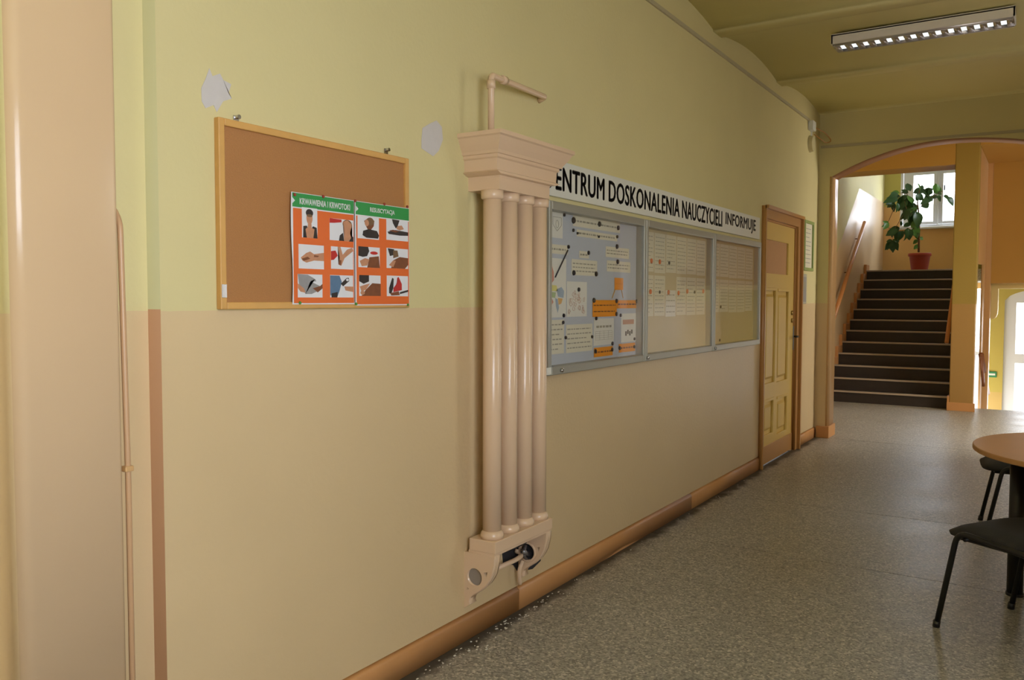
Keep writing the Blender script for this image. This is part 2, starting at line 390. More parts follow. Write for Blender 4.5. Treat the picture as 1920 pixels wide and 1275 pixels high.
# crumbs of plaster along the skirting
bm = B()
for k in range(150):
    y = random.choice([random.gauss(2.9, .35), random.gauss(3.35, .3), random.uniform(2.3, 7.0)]); x = .035 + abs(random.gauss(0, .05)); s = random.uniform(.0015, .0055)
    bmesh.ops.create_icosphere(bm, subdivisions=1, radius=s, matrix=Matrix.Translation((x, y, s * .4)) @ Matrix.Diagonal((1, random.uniform(.8, 2), .5, 1)))
tag(obj('plaster_crumbs', bm, M['paperw']), 'pale plaster crumbs scattered on the floor along the brown skirting', 'debris', kind='stuff')

# left wall, with the door opening cut out
DY0, DY1, DZ = 7.30, 8.38, 2.175
bm = B(); prism(bm, [[(1.45, -.02), (DY0, -.02), (DY0, DZ), (DY1, DZ), (DY1, -.02), (ARCH0, -.02), (ARCH0, 3.62), (1.45, 3.62)]], 0, -0.30, 0.0)
for f in bm.faces:
    f.normal_update(); c = f.calc_center_median()
    if abs(f.normal.y) > .9 and c.y < 1.46: f.material_index = 1
wl = struct(obj('wall_left', bm, [M['wall'], M['return']]))
bm = B(); box(bm, -.30, -.058, 1.24, 1.45, -.02, 3.62); struct(obj('wall_left_recess', bm, M['wall']))
bm = B(); box(bm, -.30, 0, -3.2, 1.0, -.02, 3.62); struct(obj('wall_left_near', bm, M['wall']))
# near pier with a rounded glossy edge
bm = B(); pr = [(-.02, .985)]
r0 = .035
for k in range(7):
    a = -PI / 2 + k / 6 * PI / 2; pr.append((.13 - r0 + r0 * math.cos(a), .985 + r0 + r0 * math.sin(a)))
for k in range(5):
    a = k / 4 * PI / 2; pr.append((.13 - .012 + .012 * math.cos(a), 1.247 - .012 + .012 * math.sin(a)))
pr.append((-.10, 1.247)); pr.append((-.10, .985))
prism(bm, [pr], 2, -.02, 3.62)
for f in bm.faces:
    f.normal_update()
    if f.normal.y < -.85: f.material_index = 1
struct(obj('trim_near_pier', bm, [M['beige'], M['wall']]))
bm = B(); box(bm, -.1, RX, .99, 1.24, 3.06, 3.7); struct(obj('trim_near_beam', bm, M['ceiling']))
# ceiling: shallow vaults sprung between beams
prof = []
springs = [(-2.55, -.95), (-.75, .85), (1.05, 2.55), (2.72, 4.22), (4.42, 5.95), (6.13, 7.62), (7.80, 9.32)]
prof.append((-3.2, 3.396)); prof.append((-2.55, 3.396))
for a, b in springs:
    if a > -2.5: prof.append((a, 3.396))
    for k in range(13):
        t = k / 12; prof.append((a + (b - a) * t, 3.410 + .068 * (1 - (2 * t - 1) ** 2)))
    prof.append((b, 3.396))
bm = B(); lp = prof + [(9.32, 3.85), (-3.2, 3.85)]
prism(bm, [lp], 0, -.05, RX + .1)
struct(obj('ceiling', bm, M['ceiling'], smooth=False))
# end wall with segmental arch
bm = B(); ac = arch_curve()
outer = [(-0.95, -.02), (AXL, -.02)] + ac + [(AXR, -.02), (RX + .1, -.02), (RX + .1, 3.9), (-0.95, 3.9)]
prism(bm, [outer], 1, ARCH0, ARCH1)
for f in bm.faces:
    f.normal_update(); c = f.calc_center_median()
    if abs(f.normal.y) < .5:
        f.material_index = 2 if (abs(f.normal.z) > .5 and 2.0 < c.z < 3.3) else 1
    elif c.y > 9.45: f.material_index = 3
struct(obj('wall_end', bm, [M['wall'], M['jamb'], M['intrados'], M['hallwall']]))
# rounded glossy bead on the left jamb edge
bm = B(); cyl(bm, (AXL - .012, ARCH0 + .008, 0.1), (AXL - .012, ARCH0 + .008, ac[0][1]), .0125, seg=16)
o = obj('trim_jamb_bead', bm, M['jamb'], smooth=True); struct(o)

# right wall (behind the table, outside the picture) with its near window and the added ones
bm = B(); holes = []
prism(bm, [[(-3.2, -.02), (17.8, -.02), (17.8, 4.2), (-3.2, 4.2)]] + [[(a, c), (b, c), (b, d), (a, d)] for a, b, c, d in WINS_R], 0, RX, RX + .35)
struct(obj('wall_right', bm, M['wall']))
for i, (a, b, c, d) in enumerate(WINS_R):
    w = bpy.data.objects.new('window_%d' % (i + 1), None); C.objects.link(w); w.location = (RX + .2, (a + b) / 2, c); struct(w)
    bm = B(); x0, x1 = RX + .16, RX + .22
    for q in ((a, a + .07, c, d), (b - .07, b, c, d), (a, b, c, c + .07), (a, b, d - .07, d), ((a + b) / 2 - .04, (a + b) / 2 + .04, c, d), (a, b, c + (d - c) * .68, c + (d - c) * .68 + .06)):
        box(bm, x0, x1, q[0], q[1], q[2], q[3])
    part('window_frame', bm, M['pvc'], w)
    bm = B(); box(bm, RX + .188, RX + .192, a + .05, b - .05, c + .05, d - .05); part('window_pane', bm, M['glass'], w)
    bm = B(); box(bm, RX - .05, RX + .16, a - .05, b + .05, c - .03, c); part('window_sill', bm, M['white'], w)
bm = B(); box(bm, -.3, RX + .3, -3.4, -3.2, -.02, 3.9); struct(obj('wall_back', bm, M['wall']))

# hall behind the arch
HL = -0.66
bm = B(); box(bm, HL - .25, HL, ARCH1, 18.0, -.3, 5.0); struct(obj('wall_stair_left', bm, M['stairwall']))
bm = B(); box(bm, HL - .2, RX + .2, ARCH1 - .02, 12.55, 3.80, 4.1); struct(obj('ceiling_hall', bm, M['orange']))
# lintel and pier in front of the upper flight
PYF = 12.55
bm = B(); box(bm, HL, 1.0, PYF, 13.05, 3.255, 3.82); struct(obj('trim_stair_lintel', bm, M['orange']))
PL0, PR0 = 1.0, 1.285
BY = 14.30
BZ0 = at(1, BY, 1880, 531).z; BZ1 = at(1, BY, 1885, 304).z
bm = B(); box(bm, PL0, PR0, PYF, 12.74, -.02, 3.80, bev=.012)
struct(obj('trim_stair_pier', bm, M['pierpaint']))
# side wall above and behind the opening in the pier's flank
bm = B(); prism(bm, [[(12.74, 1.95), (13.85, 1.98), (13.98, -1.7), (BY + .1, -1.7), (BY + .1, 3.8), (12.74, 3.8)]], 0, PR0 - .03, PR0 - .002)
struct(obj('trim_stair_spandrel', bm, M['jamb']))
# bulkhead over the stair going down, with its recess ceiling
bm = B(); box(bm, PR0, RX, PYF, BY, BZ1, 3.95); struct(obj('ceiling_recess', bm, M['orange']))
bm = B(); box(bm, PR0 + .07, RX, BY, BY + .22, BZ0, 5.0); struct(obj('wall_bulkhead', bm, M['orange']))
bm = B(); box(bm, PR0 - .02, PR0 + .07, BY + .001, BY + .22, -1.7, 3.8, bev=.01); struct(obj('trim_bulkhead_pillar', bm, M['jamb']))
# cream corbel and beam behind the bulkhead
CBY = BY + .26
k0 = at(1, CBY, 1855, 598); k1 = at(1, CBY, 1871, 541); kx, kz, kr, kt = k0.x, k0.z, k1.x, k1.z
bm = B(); P = [(kx - .1, kz), (kx + .045, kz), (kr - .025, kz + .02), (kr - .005, kz + .07), (kr, kz + .15), (kr, kt), (RX, kt), (RX, kt + .14), (kx - .1, kt + .14)]
prism(bm, [P], 1, CBY, CBY + .35); struct(obj('trim_corbel_beam', bm, mat('cream_paint', srgb(232, 214, 150), .5)))
# upper landing, walls and ceiling
SY, ST, SR, NS = 12.73, .277, .1656, 12
LY = SY + ST * (NS - 1); LZ = SR * NS; WY = 17.70
bm = B(); box(bm, HL, 3.2, LY + .02, WY, LZ - .2, LZ - .004); struct(obj('floor_landing', bm, M['floor']))
bm = B(); box(bm, HL - .2, 3.4, PYF + .5, WY + .3, 5.0, 5.15); struct(obj('ceiling_stairwell', bm, M['white']))
bm = B(); box(bm, .985, 1.05, 12.74, LY, -.3, 2.95); struct(obj('wall_stair_right', bm, M['stairwall']))
bm = B(); box(bm, 1.0, RX, 12.9, 13.05, 3.9, 5.0); box(bm, HL, 1.0, 12.9, 13.05, 3.5, 5.0); struct(obj('wall_stairwell_front', bm, M['stairwall']))
# window wall of the landing
q0 = at(1, WY, 1687, 428); q1 = at(1, WY, 1795, 315)
WX0, WX1, WZ0, WZ1 = q0.x, q1.x + .22, q0.z, 4.22
bm = B(); prism(bm, [[(HL - .2, LZ - .3), (3.4, LZ - .3), (3.4, 5.0), (HL - .2, 5.0)], [(WX0, WZ0), (WX1, WZ0), (WX1, WZ1), (WX0, WZ1)]], 1, WY, WY + .3)
struct(obj('wall_landing', bm, M['landwall']))
w = bpy.data.objects.new('window_%d' % 4, None); C.objects.link(w); w.location = (WX0, WY, WZ0); struct(w)
fy0, fy1 = WY + .02, WY + .08
g1a = at(1, WY, 1711, 420); g1b = at(1, WY, 1751, 326); g2a = at(1, WY, 1767, 417); mt = at(1, WY, 1757, 320)
bm = B(); box(bm, WX0, WX0 + .045, fy0 - .02, fy1 + .02, WZ0, WZ1); box(bm, WX1 - .045, WX1, fy0 - .02, fy1 + .02, WZ0, WZ1)
box(bm, WX0 + .045, WX1 - .045, fy0 - .02, fy1 + .02, WZ0, WZ0 + .05); box(bm, WX0 + .045, WX1 - .045, fy0 - .02, fy1 + .02, WZ1 - .05, WZ1)
zt = g1b.z + .06
box(bm, WX0 + .045, WX1 - .045, fy0 - .02, fy1 + .02, zt, zt + .05)
box(bm, (g1b.x + g2a.x) / 2 - .018, (g1b.x + g2a.x) / 2 + .018, fy0 - .015, fy1 + .02, WZ0 + .05, WZ1 - .05)
part('window_frame', bm, M['pvc'], w)
xm = (g1b.x + g2a.x) / 2
for (a, b, ga, gb) in ((WX0 + .05, xm - .02, g1a.x, g1b.x), (xm + .02, WX1 - .05, g2a.x, WX1 - .13)):
    bm = B()
    box(bm, a, ga, fy0, fy1, WZ0 + .055, zt - .005, bev=.006); box(bm, gb, b, fy0, fy1, WZ0 + .055, zt - .005, bev=.006)
    box(bm, ga, gb, fy0, fy1, WZ0 + .055, WZ0 + .11, bev=.006); box(bm, ga, gb, fy0, fy1, zt - .065, zt - .005, bev=.006)
    cs = part('casement', bm, M['pvc'], w)
    bm = B(); box(bm, ga, gb, fy0 + .028, fy0 + .032, WZ0 + .1, zt - .06); part('window_pane', bm, M['glass'], cs)
bm = B(); box(bm, WX0 + .04, WX1 - .04, fy0 + .028, fy0 + .032, zt + .05, WZ1 - .05); part('window_pane', bm, M['glass'], w)
hp = at(1, WY, 1771, 351); bm = B(); box(bm, hp.x - .012, hp.x + .012, fy0 - .03, fy0, hp.z - .06, hp.z + .04, bev=.004); part('window_handle', bm, M['blackplastic'], w)
bm = B(); box(bm, WX0 - .04, WX1 + .05, WY - .14, WY + .03, WZ0 - .035, WZ0, bev=.006); part('window_sill', bm, M['white'], w)
bm = B()
for k in range(5): cyl(bm, (WX0 + .35 + k * .2, WY + .26, WZ0), (WX0 + .35 + k * .2, WY + .26, WZ1), .006, seg=6)
for k in range(4): cyl(bm, (WX0, WY + .25, WZ0 + .2 + k * .3), (WX1, WY + .25, WZ0 + .2 + k * .3), .005, seg=6)
part('window_grille', bm, M['white'], w)
# landing right side wall with an unseen window added to light the left stair wall
bm = B(); prism(bm, [[(12.9, 2.0), (WY, 2.0), (WY, 5), (12.9, 5)], [(14.0, 3.0), (15.4, 3.0), (15.4, 4.3), (14.0, 4.3)]], 0, 3.1, 3.3); struct(obj('wall_landing_right', bm, M['stairwall']))
bm = B(); box(bm, 1.05, 3.2, BY + .22, LY + .02, 2.30, 2.42)
struct(obj('floor_gallery', bm, M['floor']))

# lower entrance hall
EY = 16.5
bm = B(); box(bm, .985, RX, 13.05, EY + .3, -1.75, -1.6); struct(obj('floor_entrance', bm, M['floor']))
bm = B(); box(bm, .985, RX, 13.5, EY, 2.15, 2.3) if False else box(bm, 1.05, RX, CBY + .35, EY, 2.1, 2.15); struct(obj('ceiling_entrance', bm, mat('entry_ceiling', srgb(228, 216, 150), .7)))
e0 = at(1, EY, 1877, 765); e1 = at(1, EY, 1885, 560)
EX0 = (e0.x + e1.x) / 2; EX1 = EX0 + 1.25; EZT = at(1, EY, 1920, 549).z
def door_arch(inset=0):
    P = [(EX0 + inset, -1.6), (EX0 + inset, EZT - .14)]; n = 16; cx = (EX0 + EX1) / 2; hw = (EX1 - EX0) / 2 - inset
    for k in range(n + 1):
        t = k / n; x = cx - hw + 2 * hw * t; P.append((x, EZT - .13 + (.20 - inset * .7) * (1 - ((x - cx) / hw) ** 2) ** .6))
    P += [(EX1 - inset, EZT - .14), (EX1 - inset, -1.6)]; return P
s0 = at(1, EY, 1822, 490); s1 = at(1, EY, 1850, 663)
SW = (1.0, 1.20, -.9, 1.84)
bm = B(); prism(bm, [[(.985, -1.7), (EX0, -1.7), (EX0, EZT - .14)] + door_arch()[2:-2] + [(EX1, EZT - .14), (EX1, -1.7), (RX, -1.7), (RX, 2.3), (.985, 2.3)],
                     [(SW[0], SW[2]), (SW[1], SW[2]), (SW[1], SW[3]), (SW[0], SW[3])]], 1, EY, EY + .3)
struct(obj('wall_entrance', bm, M['entry']))
d = bpy.data.objects.new('door_2', None); C.objects.link(d); d.location = (EX0, EY, -1.6); struct(d)
tz0 = at(1, EY, 1905, 681).z; tz1 = at(1, EY, 1905, 664).z; gx = at(1, EY, 1905, 600).x
gtop = at(1, EY, 1915, 568).z
bm = B(); prism(bm, [door_arch(.0), [(gx, tz1), (EX1 - .14, tz1), (EX1 - .14, gtop), (gx, gtop)], [(gx, -.85), (EX1 - .14, -.85), (EX1 - .14, tz0), (gx, tz0)]], 1, EY + .05, EY + .13)
part('door_frame', bm, M['pvc'], d)
for a, b in ((tz1, gtop), (-.85, tz0)):
    bm = B(); box(bm, gx, EX1 - .14, EY + .088, EY + .092, a, b); part('door_pane', bm, M['glass'], d)
w = bpy.data.objects.new('window_%d' % 5, None); C.objects.link(w); w.location = (SW[0], EY, SW[2]); struct(w)
bm = B(); zb = at(1, EY, 1835, 663).z
for q in ((SW[0], SW[0] + .03, SW[2], SW[3]), (SW[1] - .03, SW[1], SW[2], SW[3]), (SW[0], SW[1], SW[3] - .03, SW[3]), (SW[0], SW[1], SW[2], SW[2] + .03), (SW[0], SW[1], zb - .03, zb + .03)): box(bm, q[0], q[1], EY + .05, EY + .1, q[2], q[3])
part('window_frame', bm, M['pvc'], w)
bm = B(); box(bm, SW[0], SW[1], EY + .07, EY + .074, SW[2], SW[3]); part('window_pane', bm, M['glass'], w)
bm = B(); box(bm, -12, 16, EY + .3, 60, -1.8, -1.62); struct(obj('ground_outside', bm, M['asphalt']))
bm = B(); box(bm, RX + .35, 30, -20, EY + .3, -1.8, -1.62); struct(obj('ground_yard', bm, M['asphalt']))
# stairs down to the entrance
t = empty('entrance_stairs', (2.3, 13.0, -1.6), 'steps going down from the hall floor edge to the entrance door', 'staircase')
for k in range(9):
    bm = B(); box(bm, PR0 + .08, RX - .01, 13.06 + k * .27, 13.06 + (k + 1) * .27, -1.6, -.16 * (k + 1) - .006); part('step', bm, M['floor'], t)
# brown wooden handrail and newel by the stair down
t = empty('stair_balustrade', (1.30, 13.1, 0), 'brown wooden handrail slanting down beside the steps to the entrance', 'handrail')
a = at(0, 1.30, 1839, 664); b = at(0, 1.30, 1850, 766)
bm = B(); tube(bm, [(1.30, a.y + .05, a.z), (1.30, a.y + .55, a.z - .34), (1.30, a.y + 2.4, a.z - 1.6)], .022, 10); part('handrail', bm, M['woodbrown'], t, True)
bm = B(); tube(bm, [(1.30, a.y + .06, a.z - .01), (1.30, b.y + .12, -.02)], .034, 10); part('newel_post', bm, M['woodbrown'], t, True)

# skirting of the corridor
def skirt(name, pts2, h=.13, t=.022, side=1):
    pass
BB = [(0, 0), (.014, 0), (.014, .092), (.011, .098), (0, .112)]
bb = struct(bpy.data.objects.new('baseboard_left', None)); C.objects.link(bb); bb.location = (0, 1.47, 0)
for y0_, y1_ in ((1.455, 3.318), (3.322, 5.60), (5.603, DY0 - .06)):
    bm = B(); prism(bm, [BB], 1, y0_, y1_); part('skirting_length', bm, M['base'], bb)
bm = B(); prism(bm, [BB], 1, DY1 + .12, ARCH0); struct(obj('baseboard_left_far', bm, M['base']))
bm = B(); box(bm, .024, AXL + .02, ARCH0 - .022, ARCH0, 0, .125, bev=.003); box(bm, AXL, AXL + .02, ARCH0, ARCH1, 0, .125, bev=.003); struct(obj('baseboard_arch', bm, M['base']))
bm = B(); box(bm, AXR, RX, ARCH0 - .022, ARCH0, 0, .125); struct(obj('baseboard_end', bm, M['base']))
bm = B(); box(bm, RX - .022, RX, -3.2, ARCH0 - .022, 0, .125); struct(obj('baseboard_right', bm, M['base']))
bm = B(); box(bm, PL0 - .025, PR0 + .02, PYF - .022, PYF, 0, .11, bev=.003); box(bm, PL0 - .025, PL0, PYF, 12.72, 0, .19, bev=.003); struct(obj('baseboard_pier', bm, M['base']))

# ------------------------------------------------------------------ upper staircase
t = empty('staircase', (.15, SY, 0), 'dark flight of twelve steps with pale nosings rising behind the arch', 'staircase')
SXR = .975
for n in range(1, NS + 1):
    y0 = SY + (n - 1) * ST
    bm = B(); box(bm, HL + .045, SXR, y0 + .012, y0 + ST + .012 if n < NS else y0 + .3, 0 if n == 1 else (n - 2) * SR, n * SR - .012); part('step', bm, M['riser'], t)
    bm = B(); box(bm, HL + .045, SXR, y0 - .012, y0 + .045, n * SR - .024, n * SR, bev=.003); part('nosing', bm, M['nosing'], t)
    bm = B(); box(bm, HL + .001, HL + .045, y0 - .03, y0 + ST - .03, max(0, (n - 1) * SR - .06), n * SR + .10, bev=.004); part('skirting_block', bm, M['base'], t)
def handrail(name, label, x, wallx, p0, p1, brs, r=.030):
    t = empty(name, (x, p0[0], p0[1]), label, 'handrail')
    bm = B(); d = (Vector((0, p1[0] - p0[0], p1[1] - p0[1]))).normalized()
    tube(bm, [(x, p0[0], p0[1]), (x, p1[0], p1[1])], r, 14); part('rail', bm, M['rail'], t, True)
    for f in brs:
        y = p0[0] + (p1[0] - p0[0]) * f; z = p0[1] + (p1[1] - p0[1]) * f
        bm = B(); tube(bm, arcpts([(x, y, z - .02), (x, y, z - .06), (wallx, y, z - .07)], .02, 3), .008, 8); part('bracket', bm, M['woodbrown'], t, True)
ra = at(0, -.58, 1621, 417); rb = at(0, -.58, 1570, 575)
handrail('wall_handrail', 'long wooden handrail on the left stair wall', -.58, HL, (rb.y - .3, rb.z - .3 * (ra.z - rb.z) / (ra.y - rb.y)), (ra.y, ra.z), (.12, .5, .86))
ra = at(0, .91, 1791, 520); rb = at(0, .91, 1775, 642)
handrail('wall_handrail', 'short visible wooden handrail on the right side of the dark stairs by the pier', .91, .985, (rb.y, rb.z), (ra.y + 1.2, ra.z + 1.2 * (ra.z - rb.z) / (ra.y - rb.y)), (.1, .5, .9), r=.028)

# ------------------------------------------------------------------ potted plant on the landing
PYP = 16.12
pp = at(1, PYP, 1724, 500); PXP = pp.x
sc = (at(1, PYP, 1746, 480).x - at(1, PYP, 1702, 480).x) / 2
t = empty('potted_plant', (PXP, PYP, LZ), 'tall leafy plant in a terracotta coloured pot on the stair landing', 'plant')
ztop = at(1, PYP, 1724, 475).z
bm = B(); prf = [(sc * .68, LZ), (sc * .72, LZ + .01), (sc * .9, ztop - .055), (sc, ztop - .05), (sc, ztop - .004), (sc * .97, ztop), (sc * .9, ztop), (sc * .88, ztop - .03), (.001, ztop - .03)]
lathe(bm, prf, PXP, PYP, 32); part('pot', bm, M['pot'], t, True)
bm = B(); lathe(bm, [(sc * .88, ztop - .04), (sc * .88, ztop - .02), (.01, ztop - .012)], PXP, PYP, 24); part('soil', bm, M['soil'], t)
def pz(zx, zy, dy=0):
    return at(1, PYP + dy, 1640 + zx / 5.544, 290 + zy / 5.544)
bm = B(); tube(bm, [pz(458, 1015), pz(462, 800), pz(458, 620), pz(445, 500), pz(460, 400), pz(470, 340)], [.018, .016, .014, .011, .008, .004], 8); part('stem', bm, M['stem'], t, True)
for P in ([(460, 700), (380, 640), (330, 560), (300, 440)], [(458, 560), (520, 500), (600, 440), (700, 380), (760, 440)], [(455, 540), (380, 480), (330, 400), (230, 400)],
          [(460, 820), (400, 760), (300, 760), (180, 780), (110, 740)], [(200, 560), (150, 680), (120, 720)], [(300, 620), (200, 790), (180, 900)], [(230, 420), (200, 500), (190, 560)]):
    bm = B(); tube(bm, [pz(a, b, random.uniform(-.08, .08)) for a, b in P], [.007] + [.005] * (len(P) - 2) + [.003], 6); part('branch', bm, M['stem'], t, True)
# one leaf mesh, folded along its midrib
def leafmesh(name, mm, droop):
    bm = B(); n = 7; rows = []
    for i in range(n + 1):
        s = i / n; wd = .5 * math.sin(PI * min(1, s ** .85)) * .60 + .004; z = -droop * s * s
        rows.append([bm.verts.new((-wd, s, z + wd * .35)), bm.verts.new((0, s, z)), bm.verts.new((wd, s, z + wd * .35))])
    for i in range(n):
        for k in (0, 1): bm.faces.new((rows[i][k], rows[i][k + 1], rows[i + 1][k + 1], rows[i + 1][k]))
    me = bpy.data.meshes.new(name); bm.to_mesh(me); bm.free(); me.materials.append(mm)
    for p in me.polygons: p.use_smooth = True
    return me
LM = [leafmesh('leaf', M['leaf'], .25), leafmesh('leaf', M['leaf'], .45), leafmesh('leaf', M['leaf2'], .2)]
leaves = [ # zoomed position of base, direction in degrees (0 right, 90 up), length px, mesh
 (375, 380, 110, 95, 0), (350, 400, 150, 70, 0), (470, 380, 110, 90, 2), (480, 370, 70, 60, 0), (400, 400, 20, 120, 0), (420, 420, -20, 110, 0), (330, 430, 200, 60, 0),
 (300, 440, 260, 130, 1), (330, 450, 250, 130, 1), (345, 420, 230, 90, 0), (360, 470, 280, 110, 1), (260, 400, 170, 80, 2), (240, 400, 200, 90, 0), (240, 450, 190, 130, 1), (210, 480, 200, 100, 0),
 (200, 500, 260, 80, 1), (230, 500, 280, 85, 1), (180, 500, 230, 60, 0), (200, 450, 30, 70, 0), (390, 500, 300, 120, 1), (370, 520, 240, 130, 1), (400, 560, 230, 130, 1), (400, 580, 255, 150, 1), (430, 590, 280, 150, 1), (390, 600, 260, 120, 0), (455, 600, 275, 90, 1),
 (340, 580, 240, 100, 1), (480, 540, 20, 120, 0), (450, 550, 200, 110, 2), (520, 500, 40, 90, 0), (520, 430, 10, 110, 0), (560, 440, -20, 90, 0), (560, 420, 60, 80, 0), (600, 450, 20, 100, 0), (620, 400, 80, 90, 2), (640, 400, 40, 90, 0), (640, 430, 330, 90, 0), (660, 380, 110, 80, 2), (590, 460, 200, 110, 0),
 (710, 430, 340, 90, 0), (750, 440, 310, 100, 1), (500, 400, 25, 100, 0), (430, 480, 60, 80, 0), (380, 500, 100, 90, 2),
 (150, 740, 180, 80, 2), (140, 710, 230, 80, 2), (260, 760, 200, 110, 0), (230, 770, 215, 110, 0), (250, 790, 250, 90, 1), (300, 790, 240, 100, 1), (330, 780, 270, 100, 1), (350, 770, 290, 110, 1), (300, 750, 30, 80, 0), (270, 740, 80, 50, 0), (380, 760, 60, 90, 2), (400, 760, 300, 100, 2), (420, 740, 270, 120, 2), (380, 790, 320, 60, 0), (430, 800, 290, 80, 0),
 (180, 890, 240, 100, 1), (185, 890, 270, 110, 1), (190, 890, 290, 100, 1), (180, 885, 200, 50, 0), (190, 885, 340, 60, 0), (450, 880, 230, 60, 2), (470, 880, 10, 40, 2), (450, 930, 240, 60, 2), (455, 960, 200, 40, 2)]
extra = [(a + random.uniform(-14, 14), b + random.uniform(-14, 14), dg + random.uniform(-35, 35), ln * random.uniform(.7, .95), k) for (a, b, dg, ln, k) in leaves if random.random() < .6]
for (a, b, dg, ln, k) in leaves + extra:
    p = pz(a, b, random.uniform(-.15, .15)); L = ln / 5.544 / FPX * (p - CAM).dot(_f) * 1.12
    o = bpy.data.objects.new('leaf', LM[k]); C.objects.link(o); o.parent = t
    th = math.radians(dg); tilt = random.uniform(-.5, .5)
    yv = (R_ * math.cos(th) + Vector((0, 0, 1)) * math.sin(th) + Vector((-R_.y, R_.x, 0)) * tilt).normalized()
    nv = (-_f + Vector((random.uniform(-.7, .7), random.uniform(-.7, .7), random.uniform(-.1, .8)))); nv = (nv - yv * nv.dot(yv)).normalized(); xv = yv.cross(nv)
    mm = Matrix.Identity(4)
    for i in range(3): mm[i][0], mm[i][1], mm[i][2], mm[i][3] = xv[i] * L, yv[i] * L, nv[i] * L, (p - Vector((PXP, PYP, LZ)))[i]
    o.matrix_basis = mm

# ------------------------------------------------------------------ door in the left wall
d = bpy.data.objects.new('door_1', None); C.objects.link(d); d.location = (0, DY0, 0); struct(d)
bm = B()
prism(bm, [[(DY0 - .06, 0), (DY0 + .0, 0), (DY0, DZ), (DY1, DZ), (DY1, 0), (DY1 + .115, 0), (DY1 + .115, DZ + .10), (DY0 - .06, DZ + .10)]], 0, 0, .03)
box(bm, .03, .04, DY0 - .06, DY0 - .04, 0, DZ + .10); box(bm, .03, .055, DY1 + .085, DY1 + .115, 0, DZ + .10); box(bm, .03, .06, DY0 - .06, DY1 + .115, DZ + .075, DZ + .105)
box(bm, -.10, 0, DY0, DY0 + .015, 0, DZ); box(bm, -.10, 0, DY1 - .015, DY1, 0, DZ); box(bm, -.10, 0, DY0 + .015, DY1 - .015, DZ - .015, DZ)
part('door_frame', bm, M['casing'], d)
LX = -.005
def dq(zx, zy): return at(0, LX, 1400 + zx / 2.45, 360 + zy / 2.45)
L0, L1 = DY0 + .02, DY1 - .02
def rect(a, b): p = dq(*a); q = dq(*b); return (p.y, q.y, q.z, p.z)
wy0, wy1, wz0, wz1 = rect((92, 215), (191, 382))
pan = [rect((88, 450), (128, 872)), rect((144, 455), (186, 860)), rect((78, 968), (120, 1105)), rect((140, 950), (182, 1092))]
lz = lambda a, b: [(a[0], a[2]), (a[1], a[2]), (a[1], a[3]), (a[0], a[3])]
bm = B(); prism(bm, [[(L0, .17), (L1, .17), (L1, DZ - .02), (L0, DZ - .02)], lz((wy0, wy1, wz0, wz1), 0)] + [lz(p, 0) for p in pan], 0, LX - .035, LX)
leaf = part('door_leaf', bm, M['doorpaint'], d)
bm = B(); box(bm, LX - .022, LX - .017, wy0, wy1, wz0, wz1); part('door_pane', bm, M['doorpane'], leaf)
for p in pan:
    bm = B(); a, b, c, e = p; ins = .035
    box(bm, LX - .034, LX - .022, a, b, c, e)
    r = bmesh.ops.create_cube(bm, size=1)
    for v in r['verts']:
        hi = v.co.x > 0; k = ins + (.025 if hi else 0)
        v.co = Vector((LX - .006 if hi else LX - .023, (a + k) if v.co.y < 0 else (b - k), (c + k) if v.co.z < 0 else (e - k)))
    box(bm, LX - .022, LX + .006, a - .012, b + .012, e - .004, e + .022, bev=.004)
    part('panel', bm, M['doorpaint'], leaf)
bm = B(); box(bm, LX - .035, LX + .006, L0, L1, .012, .17, bev=.002); part('kick_board', bm, M['casing'], leaf)
hy = dq(214, 663); bm = B(); box(bm, LX, LX + .008, hy.y - .02, hy.y + .02, hy.z - .13, hy.z + .10, bev=.003)
hp_ = part('handle_plate', bm, M['steel'], leaf)
bm = B(); tube(bm, arcpts([(LX + .008, hy.y, hy.z), (LX + .05, hy.y, hy.z), (LX + .052, hy.y - .12, hy.z)], .02), .009, 10)
part('door_handle', bm, M['blackmetal'], hp_, True)
for zz in (555, 590):
    q = dq(206, zz); bm = B(); cyl(bm, (LX, q.y, q.z), (LX + .012, q.y, q.z), .022, seg=18); part('lock_rosette', bm, M['brass'], leaf, True)
for zz in (740, 1090, 250):
    q = dq(66, zz); bm = B(); cyl(bm, (.012, DY0 + .012, q.z - .05), (.012, DY0 + .012, q.z + .05), .010, seg=10); part('hinge', bm, M['woodbrown'], leaf, True)

# ------------------------------------------------------------------ cork board
CY0, CZ0, CZ1 = 1.637, 1.438, 2.004
CY1 = at(0, .02, 767, 420).y
t = empty('cork_board', (0, CY0, CZ0), 'pine framed cork board with two orange first aid posters at its right', 'noticeboard')
bm = B(); box(bm, .004, .012, CY0 + .01, CY1 - .01, CZ0 + .01, CZ1 - .01); part('cork_panel', bm, M['cork'], t)
fw = .022
for (a, b, c, e) in ((CY0, CY0 + fw, CZ0, CZ1), (CY1 - fw, CY1, CZ0, CZ1), (CY0 + fw, CY1 - fw, CZ0, CZ0 + fw), (CY0 + fw, CY1 - fw, CZ1 - fw, CZ1)):
    bm = B(); box(bm, 0, .022, a, b, c, e, bev=.003); part('frame_rail', bm, M['pine'], t)
for px in (449, 730):
    q = at(0, .02, px, 222 if px < 600 else 283)
    bm = B(); cyl(bm, (.0, q.y, q.z + .005), (.02, q.y, q.z + .005), .0065, seg=12); box(bm, .002, .006, q.y - .010, q.y + .010, CZ1 - .02, q.z + .010, bev=.0015)
    part('hanger', bm, M['chrome'], t)
q = at(0, .022, 407, 545); bm = B(); box(bm, .022, .024, CY0 + .002, CY0 + .02, CZ0 + .035, CZ0 + .075, bev=.0006); part('maker_plate', bm, M['chrome'], t)

